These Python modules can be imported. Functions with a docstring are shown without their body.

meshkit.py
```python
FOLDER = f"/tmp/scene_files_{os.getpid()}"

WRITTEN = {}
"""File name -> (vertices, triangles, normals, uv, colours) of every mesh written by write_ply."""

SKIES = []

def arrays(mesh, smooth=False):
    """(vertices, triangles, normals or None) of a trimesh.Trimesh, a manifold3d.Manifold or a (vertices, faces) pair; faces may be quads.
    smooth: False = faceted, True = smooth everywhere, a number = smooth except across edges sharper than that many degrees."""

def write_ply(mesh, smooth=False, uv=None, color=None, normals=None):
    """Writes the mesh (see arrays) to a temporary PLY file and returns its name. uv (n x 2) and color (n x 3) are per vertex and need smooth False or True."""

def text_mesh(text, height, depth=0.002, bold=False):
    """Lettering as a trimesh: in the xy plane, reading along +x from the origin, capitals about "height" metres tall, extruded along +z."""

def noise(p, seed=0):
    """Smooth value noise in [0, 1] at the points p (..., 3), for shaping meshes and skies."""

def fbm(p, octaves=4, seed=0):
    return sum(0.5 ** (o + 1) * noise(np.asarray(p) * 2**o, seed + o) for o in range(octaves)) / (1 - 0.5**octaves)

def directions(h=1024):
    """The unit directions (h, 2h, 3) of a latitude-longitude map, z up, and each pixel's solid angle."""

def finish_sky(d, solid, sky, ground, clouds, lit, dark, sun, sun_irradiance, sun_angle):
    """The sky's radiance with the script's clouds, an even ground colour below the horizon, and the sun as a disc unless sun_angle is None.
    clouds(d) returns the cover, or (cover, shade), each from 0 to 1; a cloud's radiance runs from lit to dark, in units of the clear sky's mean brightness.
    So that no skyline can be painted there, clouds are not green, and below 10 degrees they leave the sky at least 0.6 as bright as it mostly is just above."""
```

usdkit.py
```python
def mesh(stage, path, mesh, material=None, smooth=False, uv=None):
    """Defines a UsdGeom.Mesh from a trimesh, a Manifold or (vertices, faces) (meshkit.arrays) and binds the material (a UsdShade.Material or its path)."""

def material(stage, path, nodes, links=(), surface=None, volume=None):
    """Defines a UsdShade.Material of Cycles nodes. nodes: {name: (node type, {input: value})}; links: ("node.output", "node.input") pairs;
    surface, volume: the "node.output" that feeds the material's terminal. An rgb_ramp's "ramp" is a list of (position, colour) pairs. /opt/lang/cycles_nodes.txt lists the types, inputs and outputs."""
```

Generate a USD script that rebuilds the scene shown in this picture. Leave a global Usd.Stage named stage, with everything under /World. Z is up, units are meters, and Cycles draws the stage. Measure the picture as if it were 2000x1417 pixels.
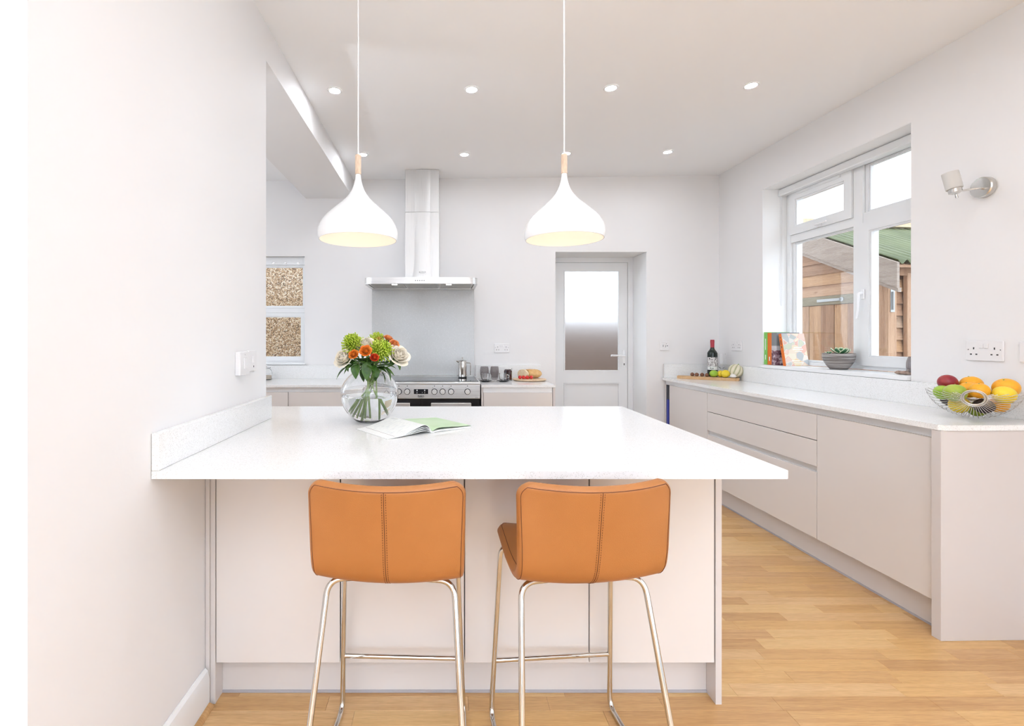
import math, random
import numpy as np
import trimesh
from shapely.geometry import Polygon, box as sbox
import usdkit, meshkit
from pxr import Usd, UsdGeom, UsdLux, UsdShade, Gf, Sdf

stage = Usd.Stage.CreateInMemory()
UsdGeom.SetStageUpAxis(stage, 'Z')
UsdGeom.SetStageMetersPerUnit(stage, 1.0)
UsdGeom.Xform.Define(stage, '/World')
stage.SetDefaultPrim(stage.GetPrimAtPath('/World'))
UsdGeom.Scope.Define(stage, '/World/Looks')

# ------------------------------------------------------------------ camera, sky, exposure
F, CX, CY, H = 950.0, 863.0, 660.0, 1.319          # focal length and principal point in pixels of 2000 x 1417, eye height
SKY = 0.46
EXPOSURE = 1.22
cam = UsdGeom.Camera.Define(stage, '/World/camera')
cam.AddTranslateOp().Set(Gf.Vec3d(0, 0, H))
cam.AddRotateXOp().Set(90.0)
cam.CreateHorizontalApertureAttr(36.0)
cam.CreateFocalLengthAttr(F / 2000 * 36)
cam.CreateHorizontalApertureOffsetAttr((1000 - CX) / 2000 * 36)
cam.CreateVerticalApertureOffsetAttr((CY - 708.5) / 2000 * 36)
cam.CreateFStopAttr(0.0)
cam.CreateClippingRangeAttr((0.05, 200.0))
cam.CreateExposureAttr(EXPOSURE)
sky = UsdLux.DomeLight.Define(stage, '/World/sky')
sky.CreateIntensityAttr(SKY)
sky.CreateColorAttr(Gf.Vec3f(0.87, 0.97, 1.10))
DOWN = 100.0        # downlight lamp strength
BULB = 4.0        # pendant bulb strength
ADDED_UPLIGHT = 330.0    # added floor uplighters, unseen

# ------------------------------------------------------------------ frames: the world, and the right wall's own slightly turned frame
TH = math.atan(0.019)
CT, ST = math.cos(TH), math.sin(TH)


def r2w(u, v, z=0.0):
    return (u * CT - v * ST, u * ST + v * CT, z)


def w2r(x, y, z=0.0):
    return (x * CT + y * ST, -x * ST + y * CT, z)


def at(x, y, Y):
    """The point of the world at distance Y in front of the eye that the photograph shows at pixel x, y."""
    return np.array([(x - CX) * Y / F, Y, H - (y - CY) * Y / F])


def at_u(x, y, u):
    d0 = (x - CX) / F
    t = u / (d0 * CT + ST)
    return np.array([u, -d0 * t * ST + t * CT, H - (y - CY) / F * t])


# ------------------------------------------------------------------ materials
def mat(name, nodes, links=(), surface='p.BSDF', volume=None):
    return usdkit.material(stage, '/World/Looks/' + name, nodes, links, surface, volume)


def plain(name, color, rough=0.5, **kw):
    return mat(name, {'p': ('principled_bsdf', dict(base_color=color, roughness=rough, **kw))})


def paint(name, color, rough=0.6, bump=0.03, scale=60.0):
    return mat(name, {'g': ('geometry', {}), 'n': ('noise_texture', {'scale': scale, 'detail': 3.0}), 'b': ('bump', {'strength': bump, 'distance': 0.01}),
                      'p': ('principled_bsdf', {'base_color': color, 'roughness': rough, 'specular_ior_level': 0.3})},
               [('g.position', 'n.vector'), ('n.fac', 'b.height'), ('b.normal', 'p.normal')])


def grain(name, c1, c2, stretch, rough=0.4, offset=(0, 0, 0), scale=1.0, bump=0.05, coat=0.0, knots=None):
    """Wood: noise stretched along the grain, with a finer fibre on top."""
    nodes = {'g': ('geometry', {}), 'm': ('mapping', {'scale': stretch, 'location': offset}), 'n': ('noise_texture', {'scale': scale, 'detail': 6.0, 'roughness': 0.62, 'distortion': 0.6}),
             'm2': ('mapping', {'scale': tuple(s * 4 for s in stretch), 'location': offset}), 'n2': ('noise_texture', {'scale': scale * 2.2, 'detail': 3.0}),
             'r': ('rgb_ramp', {'ramp': [(0.3, c2), (0.5, tuple(0.45 * a + 0.55 * b for a, b in zip(c2, c1))), (0.72, c1)]}),
             'r2': ('rgb_ramp', {'ramp': [(0.35, (0.80, 0.76, 0.70)), (0.6, (1, 1, 1))]}),
             'x': ('mix', {'mix_type': 'multiply', 'fac': 0.7}), 'b': ('bump', {'strength': bump, 'distance': 0.01}),
             'p': ('principled_bsdf', {'roughness': rough, 'coat_weight': coat, 'coat_roughness': 0.12})}
    links = [('g.position', 'm.vector'), ('m.vector', 'n.vector'), ('g.position', 'm2.vector'), ('m2.vector', 'n2.vector'), ('n.fac', 'r.fac'), ('n2.fac', 'r2.fac'),
             ('r.color', 'x.color1'), ('r2.color', 'x.color2'), ('n2.fac', 'b.height'), ('b.normal', 'p.normal')]
    last = 'x.color'
    if knots:
        nodes['v'] = ('voronoi_texture', {'scale': 1.0, 'randomness': 1.0})
        nodes['m3'] = ('mapping', {'scale': knots, 'location': offset})
        nodes['r3'] = ('rgb_ramp', {'ramp': [(0.0, (0.35, 0.25, 0.18)), (0.05, (0.6, 0.45, 0.35)), (0.1, (1, 1, 1))]})
        nodes['x2'] = ('mix', {'mix_type': 'multiply', 'fac': 0.9})
        links += [('g.position', 'm3.vector'), ('m3.vector', 'v.vector'), ('v.distance', 'r3.fac'), ('x.color', 'x2.color1'), ('r3.color', 'x2.color2')]
        last = 'x2.color'
    return mat(name, nodes, links + [(last, 'p.base_color')])


def glow(name, color, strength):
    return mat(name, {'e': ('emission', {'color': color, 'strength': strength})}, surface='e.emission')


def speckle(name, base, spot, scale, amount=0.12, rough=0.12, coat=0.0):
    return mat(name, {'g': ('geometry', {}), 'v': ('voronoi_texture', {'scale': scale}), 'w': ('separate_color', {}), 'r': ('rgb_ramp', {'ramp': [(0.0, spot), (amount, spot), (amount + 0.03, base), (1, base)]}),
                      'n': ('noise_texture', {'scale': scale * 0.3, 'detail': 3.0}), 'r2': ('rgb_ramp', {'ramp': [(0.3, (0.96, 0.96, 0.955)), (0.7, (1, 1, 1))]}), 'x': ('mix', {'mix_type': 'multiply', 'fac': 1.0}),
                      'p': ('principled_bsdf', {'roughness': rough, 'coat_weight': coat})},
               [('g.position', 'v.vector'), ('v.color', 'w.color'), ('w.r', 'r.fac'), ('g.position', 'n.vector'), ('n.fac', 'r2.fac'), ('r.color', 'x.color1'), ('r2.color', 'x.color2'), ('x.color', 'p.base_color')])


def brushed(name, color, stretch, rough=0.28):
    return mat(name, {'g': ('geometry', {}), 'm': ('mapping', {'scale': stretch}), 'n': ('noise_texture', {'scale': 1.0, 'detail': 3.0}),
                      'r': ('map_range', {'from_min': 0.3, 'from_max': 0.7, 'to_min': rough - 0.06, 'to_max': rough + 0.08}),
                      'p': ('principled_bsdf', {'base_color': color, 'metallic': 1.0})},
               [('g.position', 'm.vector'), ('m.vector', 'n.vector'), ('n.fac', 'r.value'), ('r.result', 'p.roughness')])


def mottled(name, c1, c2, scale, rough=0.4, bump=0.15, bscale=None, **kw):
    return mat(name, {'t': ('texture_coordinate', {}), 'n': ('noise_texture', {'scale': scale, 'detail': 3.0}), 'r': ('rgb_ramp', {'ramp': [(0.35, c1), (0.65, c2)]}),
                      'n2': ('noise_texture', {'scale': bscale or scale * 12, 'detail': 1.0}), 'b': ('bump', {'strength': bump, 'distance': 0.004}), 'p': ('principled_bsdf', dict(roughness=rough, **kw))},
               [('t.object', 'n.vector'), ('t.object', 'n2.vector'), ('n.fac', 'r.fac'), ('n2.fac', 'b.height'), ('r.color', 'p.base_color'), ('b.normal', 'p.normal')])


M = {}
M['wall'] = paint('wall_paint', (0.835, 0.82, 0.812))
M['ceiling'] = paint('ceiling_paint', (0.935, 0.935, 0.94))
M['white'] = plain('white_gloss_paint', (0.86, 0.86, 0.855), 0.3)
M['upvc'] = plain('white_plastic_frame', (0.85, 0.86, 0.865), 0.25)
M['lining'] = paint('lightened_reveal_paint', (0.93, 0.93, 0.925), 0.5)  # lighter than the wall, to whiten reveals that fall in shade
M['plate'] = plain('white_plate_plastic', (0.84, 0.82, 0.815), 0.3)
M['hole'] = plain('socket_hole_dark', (0.03, 0.03, 0.03), 0.5)
M['quartz'] = speckle('white_quartz', (0.90, 0.895, 0.885), (0.76, 0.75, 0.73), 420.0, 0.10, 0.16)
M['cabinet'] = plain('cashmere_gloss', (0.76, 0.71, 0.675), 0.22, coat_weight=0.6, coat_roughness=0.03)
M['panel'] = plain('cashmere_panel', (0.68, 0.63, 0.605), 0.3, coat_weight=0.25, coat_roughness=0.08)
M['carcass'] = plain('carcass_board', (0.45, 0.42, 0.40), 0.6)
M['plinth'] = plain('plinth_board', (0.69, 0.645, 0.62), 0.35)
M['seal'] = plain('plinth_seal', (0.42, 0.40, 0.43), 0.4)
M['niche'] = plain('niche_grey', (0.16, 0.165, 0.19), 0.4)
M['blue'] = plain('blue_plastic', (0.03, 0.05, 0.42), 0.4)
M['channel'] = brushed('aluminium_channel', (0.80, 0.80, 0.80), (3, 3, 400), 0.5)
M['steel'] = brushed('brushed_steel', (0.76, 0.75, 0.74), (4, 4, 500), 0.36)
M['steel_v'] = brushed('brushed_steel_chimney', (0.66, 0.655, 0.645), (500, 4, 4), 0.40)
M['knob'] = plain('bright_knob_steel', (0.90, 0.89, 0.87), 0.35, metallic=0.85)
M['chrome'] = plain('chrome', (0.66, 0.645, 0.62), 0.05, metallic=1.0)
M['satin'] = plain('satin_nickel', (0.62, 0.60, 0.57), 0.25, metallic=1.0)
M['white_metal'] = plain('white_lacquered_metal', (0.93, 0.935, 0.945), 0.22)
M['cream_in'] = plain('cream_shade_lining', (0.92, 0.84, 0.76), 0.5)
M['cord'] = plain('white_cord', (0.86, 0.86, 0.86), 0.5)
M['pale_wood'] = grain('pale_beech', (0.86, 0.70, 0.55), (0.74, 0.55, 0.40), (40, 40, 5), 0.5)
M['downlight'] = glow('downlight_lamp', (0.93, 0.98, 1.07), DOWN)
M['hoodlamp'] = glow('hood_lamp', (1.0, 0.95, 0.9), 5.0)
M['bulb'] = glow('pendant_bulb', (1.0, 0.86, 0.74), BULB)
M['black_glass'] = plain('black_glass', (0.012, 0.012, 0.014), 0.05)
M['display'] = plain('display_black', (0.015, 0.016, 0.022), 0.15)
M['digit'] = plain('display_digit', (0.75, 0.78, 0.8), 0.4)
M['black'] = plain('black_plastic', (0.02, 0.02, 0.02), 0.35)
M['ink'] = plain('print_ink', (0.06, 0.06, 0.065), 0.6)
M['splash'] = speckle('grey_glass_splashback', (0.66, 0.665, 0.66), (0.74, 0.74, 0.74), 200.0, 0.02, 0.14)
M['leather'] = mat('tan_leather', {'t': ('texture_coordinate', {}), 'v': ('voronoi_texture', {'scale': 420.0}), 'n': ('noise_texture', {'scale': 5.0, 'detail': 3.0}), 'r': ('rgb_ramp', {'ramp': [(0.3, (0.40, 0.150, 0.036)), (0.7, (0.46, 0.178, 0.047))]}),
                                   'b': ('bump', {'strength': 0.12, 'distance': 0.003}), 'p': ('principled_bsdf', {'roughness': 0.42})},
                   [('t.object', 'v.vector'), ('t.object', 'n.vector'), ('n.fac', 'r.fac'), ('v.distance', 'b.height'), ('r.color', 'p.base_color'), ('b.normal', 'p.normal')])
M['stitch'] = plain('dark_brown_stitch', (0.16, 0.05, 0.015), 0.6)
M['pane'] = mat('window_pane', {'f': ('layer_weight', {'blend': 0.5}), 'w': ('math', {'math_type': 'power', 'value2': 4.0}), 'k': ('math', {'math_type': 'multiply_add', 'value2': 0.7, 'value3': 0.035}),
                                't': ('transparent_bsdf', {'color': (0.98, 0.985, 0.98)}), 'g': ('glossy_bsdf', {'color': (1, 1, 1), 'roughness': 0.0}), 'm': ('mix_closure', {})},
                [('f.facing', 'w.value1'), ('w.value', 'k.value1'), ('k.value', 'm.fac'), ('t.BSDF', 'm.closure1'), ('g.BSDF', 'm.closure2')], surface='m.closure')
M['frosted'] = mat('frosted_pane', {'g': ('geometry', {}), 'n': ('noise_texture', {'scale': 260.0, 'detail': 2.0}), 'b': ('bump', {'strength': 0.35, 'distance': 0.002}),
                                    'p': ('principled_bsdf', {'base_color': (0.97, 0.97, 0.96), 'roughness': 0.42, 'transmission_weight': 1.0, 'ior': 1.3})},
                   [('g.position', 'n.vector'), ('n.fac', 'b.height'), ('b.normal', 'p.normal')])
M['glass'] = plain('clear_glass', (1, 1, 1), 0.0, transmission_weight=1.0, ior=1.46)
M['water'] = plain('water', (0.985, 1, 0.995), 0.0, transmission_weight=1.0, ior=1.33)
M['smoke_glass'] = plain('smoked_glass', (0.60, 0.56, 0.56), 0.02, transmission_weight=0.92, ior=1.46)
M['bottle_glass'] = plain('dark_bottle_glass', (0.012, 0.02, 0.016), 0.06)
M['foil'] = plain('red_foil', (0.42, 0.03, 0.05), 0.35)
M['paper'] = plain('page_paper', (0.84, 0.85, 0.83), 0.7)
M['label_art'] = mat('label_print', {'t': ('texture_coordinate', {}), 'n': ('noise_texture', {'scale': 55.0, 'detail': 4.0, 'distortion': 1.5}), 'r': ('rgb_ramp', {'ramp': [(0.40, (0.10, 0.09, 0.09)), (0.47, (0.45, 0.42, 0.41)), (0.55, (0.74, 0.71, 0.70))]}), 'p': ('principled_bsdf', {'roughness': 0.6})},
                     [('t.object', 'n.vector'), ('n.fac', 'r.fac'), ('r.color', 'p.base_color')])
M['frost_shade'] = plain('frosted_lamp_glass', (0.80, 0.78, 0.74), 0.5, transmission_weight=0.25)

# ------------------------------------------------------------------ mesh helpers
def cat(*ms):
    return trimesh.util.concatenate([m for m in ms if m is not None])


def bx(x0, x1, y0, y1, z0, z1, r=0.0):
    """A box from corner to corner; r cuts its edges."""
    x0, x1, y0, y1, z0, z1 = min(x0, x1), max(x0, x1), min(y0, y1), max(y0, y1), min(z0, z1), max(z0, z1)
    if r <= 0:
        m = trimesh.creation.box((x1 - x0, y1 - y0, z1 - z0))
        m.apply_translation(((x0 + x1) / 2, (y0 + y1) / 2, (z0 + z1) / 2))
        return m
    c, h = np.array([(x0 + x1) / 2, (y0 + y1) / 2, (z0 + z1) / 2]), np.array([x1 - x0, y1 - y0, z1 - z0]) / 2
    r = min(r, h.min() * 0.9)
    pts = []
    for s in np.array(np.meshgrid([-1, 1], [-1, 1], [-1, 1])).reshape(3, -1).T:
        for k in range(3):
            e = h - r
            e[k] = h[k]
            pts.append(c + s * e)
    return trimesh.convex.convex_hull(np.array(pts))


def lathe(profile, n=40, center=(0, 0, 0)):
    """Closed profile of (r, z) points turned about z."""
    p = np.array(profile, float)
    a = np.arange(n) * 2 * np.pi / n
    v = np.stack([p[:, None, 0] * np.cos(a), p[:, None, 0] * np.sin(a), np.repeat(p[:, None, 1], n, 1)], -1).reshape(-1, 3)
    f = []
    for i in range(len(p) - 1):
        for j in range(n):
            k = (j + 1) % n
            f += [(i * n + j, i * n + k, (i + 1) * n + k), (i * n + j, (i + 1) * n + k, (i + 1) * n + j)]
    m = trimesh.Trimesh(v, f, process=False)
    m.merge_vertices()
    m.update_faces(m.nondegenerate_faces())
    if m.is_watertight and m.volume < 0:
        m.invert()
    m.apply_translation(center)
    return m


def smooth_path(pts, n=8):
    """Catmull-Rom through the points."""
    p = np.array(pts, float)
    q = np.vstack([2 * p[0] - p[1], p, 2 * p[-1] - p[-2]])
    out = []
    for i in range(1, len(q) - 2):
        for t in np.arange(n) / n:
            a, b, c, d = q[i - 1:i + 3]
            out.append(0.5 * (2 * b + (c - a) * t + (2 * a - 5 * b + 4 * c - d) * t ** 2 + (3 * b - a - 3 * c + d) * t ** 3))
    out.append(p[-1])
    return np.array(out)


def fillet(pts, r, n=6):
    """A polyline with its inner corners rounded."""
    p = [np.array(q, float) for q in pts]
    out = [p[0]]
    for a, b, c in zip(p, p[1:], p[2:]):
        u, w = (a - b) / np.linalg.norm(a - b), (c - b) / np.linalg.norm(c - b)
        d = min(r, 0.45 * np.linalg.norm(a - b), 0.45 * np.linalg.norm(c - b))
        s, e = b + u * d, b + w * d
        for t in np.linspace(0, 1, n + 1):
            out.append((1 - t) ** 2 * s + 2 * t * (1 - t) * b + t ** 2 * e)
    out.append(p[-1])
    return np.array(out)


def tube(pts, r, n=10, closed=False):
    p = np.array(pts, float)
    k = len(p)
    t = (np.roll(p, -1, 0) - np.roll(p, 1, 0)) if closed else np.gradient(p, axis=0)
    t /= np.linalg.norm(t, axis=1, keepdims=True) + 1e-12
    ref = np.array([0, 0, 1.0]) if abs(t[0][2]) < 0.9 else np.array([1.0, 0, 0])
    a = np.cross(t[0], ref)
    a /= np.linalg.norm(a)
    A = []
    for i in range(k):
        a = a - t[i] * np.dot(a, t[i])
        a /= np.linalg.norm(a) + 1e-12
        A.append(a)
    A = np.array(A)
    B = np.cross(t, A)
    ang = np.arange(n) * 2 * np.pi / n
    rr = np.broadcast_to(r, (k,))[:, None, None]
    v = p[:, None] + rr * (np.cos(ang)[None, :, None] * A[:, None] + np.sin(ang)[None, :, None] * B[:, None])
    v = v.reshape(-1, 3)
    f = []
    for i in range(k if closed else k - 1):
        i2 = (i + 1) % k
        for j in range(n):
            j2 = (j + 1) % n
            f += [(i * n + j, i * n + j2, i2 * n + j2), (i * n + j, i2 * n + j2, i2 * n + j)]
    if not closed:
        v = np.vstack([v, p[0], p[-1]])
        e = len(v)
        for j in range(n):
            j2 = (j + 1) % n
            f += [(e - 2, j2, j), (e - 1, (k - 1) * n + j, (k - 1) * n + j2)]
    m = trimesh.Trimesh(v, f, process=False)
    if m.volume < 0:
        m.invert()
    return m


def cyl(p0, p1, r, n=20):
    return tube([p0, p1], r, n)


def ball(c, r, n=2, scale=(1, 1, 1)):
    m = trimesh.creation.icosphere(subdivisions=n, radius=1.0)
    m.apply_scale(np.array(scale) * r)
    m.apply_translation(c)
    return m


def prism(poly, z0, z1):
    """A shapely polygon (x, y) raised from z0 to z1."""
    m = trimesh.creation.extrude_polygon(poly, z1 - z0, engine='earcut')
    m.apply_translation((0, 0, z0))
    return m


def slab_xz(poly, y0, y1):
    """A polygon in x, z given depth from y0 to y1."""
    m = trimesh.creation.extrude_polygon(poly, y1 - y0, engine='earcut')
    v = np.array(m.vertices)
    m.vertices = np.stack([v[:, 0], y1 - v[:, 2], v[:, 1]], -1)
    return m


def slab_yz(poly, x0, x1):
    m = trimesh.creation.extrude_polygon(poly, x1 - x0, engine='earcut')
    v = np.array(m.vertices)
    m.vertices = np.stack([v[:, 2] + x0, v[:, 0], v[:, 1]], -1)
    return m


def turn(m, angle, axis, at_=(0, 0, 0)):
    m = m.copy()
    m.apply_transform(trimesh.transformations.rotation_matrix(angle, axis, at_))
    return m


def move(m, d):
    m = m.copy()
    m.apply_translation(d)
    return m


def aim(m, d):
    """Turns +z to the direction d."""
    m = m.copy()
    m.apply_transform(trimesh.geometry.align_vectors([0, 0, 1], np.array(d) / np.linalg.norm(d)))
    return m


def sheet(P, th):
    """A grid of points (n, k, 3) as a thin closed sheet of the given thickness."""
    P = np.array(P, float)
    n, k = P.shape[:2]
    du, dv = np.gradient(P, axis=0), np.gradient(P, axis=1)
    N = np.cross(du, dv)
    N /= np.linalg.norm(N, axis=2, keepdims=True) + 1e-12
    v = np.vstack([(P + N * th / 2).reshape(-1, 3), (P - N * th / 2).reshape(-1, 3)])
    i, j = np.meshgrid(np.arange(n - 1), np.arange(k - 1), indexing='ij')
    q = np.stack([i * k + j, (i + 1) * k + j, (i + 1) * k + j + 1, i * k + j + 1], -1).reshape(-1, 4)
    o = n * k
    f = [*np.vstack([q[:, [0, 1, 2]], q[:, [0, 2, 3]]]), *(np.vstack([q[:, [0, 2, 1]], q[:, [0, 3, 2]]]) + o)]
    rim = [(a, 0) for a in range(n)] + [(n - 1, b) for b in range(1, k)] + [(a, k - 1) for a in range(n - 2, -1, -1)] + [(0, b) for b in range(k - 2, 0, -1)]
    ids = [a * k + b for a, b in rim]
    for a, b in zip(ids, ids[1:] + ids[:1]):
        f += [(a, b + o, b), (a, a + o, b + o)]
    m = trimesh.Trimesh(v, np.array(f), process=False)
    if m.volume < 0:
        m.invert()
    return m


# ------------------------------------------------------------------ scene helpers
USED = {}


def numbered(parent, name):
    n = USED.get((parent, name), 0)
    USED[(parent, name)] = n + 1
    return f'{parent}/{name}' + (f'_{n:03d}' if n else '')


def tag(p, label=None, category=None, group=None, kind=None):
    for k, v in (('label', label), ('category', category), ('group', group), ('kind', kind)):
        if v:
            p.SetCustomDataByKey(k, v)


class Thing:
    """An Xform at the thing's base. Its parts are given in the thing's frame: the world, the right wall's frame ('R'), or its own ('own')."""

    def __init__(self, name, label, category, base=(0, 0, 0), frame='W', rotz=0.0, group=None, kind=None):
        self.path = numbered('/World', name)
        self.base, self.frame = np.array(base, float), frame
        x = UsdGeom.Xform.Define(stage, self.path)
        w = r2w(*base) if frame == 'R' else base
        x.AddTranslateOp().Set(Gf.Vec3d(*map(float, w)))
        x.AddRotateZOp().Set(math.degrees(TH) if frame == 'R' else float(rotz))
        self.prim = x.GetPrim()
        tag(self.prim, label, category, group, kind)

    def add(self, name, mesh, m, smooth=30, parent=None, label=None, kind=None):
        path = numbered(parent or self.path, name)
        mesh = mesh.copy()
        if self.frame != 'own':
            mesh.apply_translation(-self.base)
        p = usdkit.mesh(stage, path, mesh, M[m] if isinstance(m, str) else m, smooth=smooth)
        tag(p.GetPrim(), label, kind=kind)
        return path


def solo(name, label, category, mesh, m, frame='W', group=None, kind=None, smooth=30):
    """A thing that is one mesh, with its transform at its base."""
    path = numbered('/World', name)
    mesh = mesh.copy()
    lo, hi = mesh.bounds
    c = np.array([(lo[0] + hi[0]) / 2, (lo[1] + hi[1]) / 2, lo[2]])
    mesh.apply_translation(-c)
    p = usdkit.mesh(stage, path, mesh, M[m] if isinstance(m, str) else m, smooth=smooth)
    x = UsdGeom.Xformable(p.GetPrim())
    x.AddTranslateOp().Set(Gf.Vec3d(*map(float, r2w(*c) if frame == 'R' else c)))
    if frame == 'R':
        x.AddRotateZOp().Set(math.degrees(TH))
    tag(p.GetPrim(), label, category, group, kind)
    return path


def dup(t, name, loc, rotz, label, group=None):
    """A copy of a thing with all its parts, under the next number."""
    path = numbered('/World', name)
    x = UsdGeom.Xform.Define(stage, path)
    x.GetPrim().GetReferences().AddInternalReference(t.path)
    tr = x.GetPrim().CreateAttribute('xformOp:translate', Sdf.ValueTypeNames.Double3)
    tr.Set(Gf.Vec3d(*map(float, loc)))
    ro = x.GetPrim().CreateAttribute('xformOp:rotateZ', Sdf.ValueTypeNames.Float)
    ro.Set(float(rotz))
    x.GetPrim().CreateAttribute('xformOpOrder', Sdf.ValueTypeNames.TokenArray, False, Sdf.VariabilityUniform).Set(['xformOp:translate', 'xformOp:rotateZ'])
    tag(x.GetPrim(), label, None, group)
    x.GetPrim().SetInstanceable(True)
    return path


def ceil_z(x):
    return 2.844 + 0.01277 * (x + 0.854)


# ================================================================== THE SETTING
YW, XL, UW = 4.69, -0.852, 2.76        # back wall, left wall face, right wall face (its own frame)
ZW = 0.93                              # worktop height; the right-hand run stands a centimetre higher
ZR = 0.9405


def setting(name, label, mesh, m, frame='W', smooth=False):
    return solo(name, label, None, mesh, m, frame, kind='structure', smooth=smooth)


rng = random.Random(7)
# back wall with the door opening and the small window opening
back = sbox(-3.4, 0, 3.3, 2.92).difference(sbox(1.096, -0.01, 1.975, 2.153)).difference(sbox(-2.35, 1.062, -1.323, 2.109))
setting('wall_back', 'plain off-white back wall with the cooker hood and glazed door', slab_xz(back, YW, YW + 0.40), 'wall')
# the left wall and the dropped beam that runs on from it to the back wall, one plastered shape
prof = Polygon([(1.0, 0), (2.357, 0), (2.357, 2.664), (YW, 2.664), (YW, 2.95), (1.0, 2.95)])
setting('wall_left', 'white left wall with two switch plates and a dropped beam running on to the back', slab_yz(prof, -1.308, XL), 'wall')
setting('wall_left_front', 'white wall face turning away left of the breakfast bar', bx(-4.6, -1.309, 1.0, 1.15, 0, 2.92), 'wall')
setting('wall_left_rear', 'wall of the kitchen corner behind the left wall', slab_yz(sbox(1.16, 0, YW - .001, 2.92).difference(sbox(1.5, 0.98, 4.3, 2.45)), -3.4, -3.3), 'wall')
setting('wall_left_end', 'side wall of the room behind the eye', bx(-4.7, -4.601, -4.2, 1.15, 0, 2.92), 'wall')
rw = sbox(-4.15, 0, 4.68, 2.95).difference(sbox(2.755, 1.072, 4.02, 2.565)).difference(sbox(-2.8, 0.01, 0.6, 2.35))
m = trimesh.creation.extrude_polygon(rw, 0.34, engine='earcut')
v = np.array(m.vertices)
m.vertices = np.stack([UW + v[:, 2], v[:, 0], v[:, 1]], -1)
m.fix_normals()
setting('wall_right', 'pale wall on the right with the big window and a wall lamp', m, 'wall', 'R')
cl = sbox(-4.7, -4.25, 3.35, YW + 0.4).difference(sbox(-2.2, -3.4, 1.4, -0.9))
m = prism(cl, 0, 0.25)
m.vertices[:, 2] += ceil_z(m.vertices[:, 0])
setting('ceiling', 'flat white ceiling with recessed downlights', m, 'ceiling')
setting('ground', 'grey paved ground outside the house', bx(-14, 16, -16, 16, -0.2, -0.11), plain('paving', (0.36, 0.35, 0.33), 0.8))

# floor: oak strips, each its own piece where the photograph shows them
OAK = [((0.76, 0.475, 0.20), (0.62, 0.345, 0.125)), ((0.79, 0.525, 0.245), (0.68, 0.41, 0.165)), ((0.71, 0.43, 0.18), (0.58, 0.32, 0.125)), ((0.66, 0.39, 0.165), (0.51, 0.27, 0.10)),
       ((0.78, 0.51, 0.25), (0.64, 0.375, 0.16)), ((0.71, 0.43, 0.195), (0.55, 0.30, 0.12))]
for i, (a, b) in enumerate(OAK):
    M[f'oak{i}'] = grain(f'oak_strip_tone_{i + 1}', a, b, (2.4, 46.0, 1.0), 0.33, (i * 3.7, i * 5.3, i), 1.0, 0.03, coat=0.15)
fl = Thing('floor', 'light oak strip floor laid from side to side', None, (0, 1.5, 0), kind='structure')
fl.add('screed', bx(-4.65, 3.2, -4.15, 5.1, -0.10, -0.0085), plain('screed_dark', (0.20, 0.12, 0.06), 0.9), False)
ROW = 0.0685
far_rows, count = {}, 0
y = -0.4
row = 0
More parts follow.
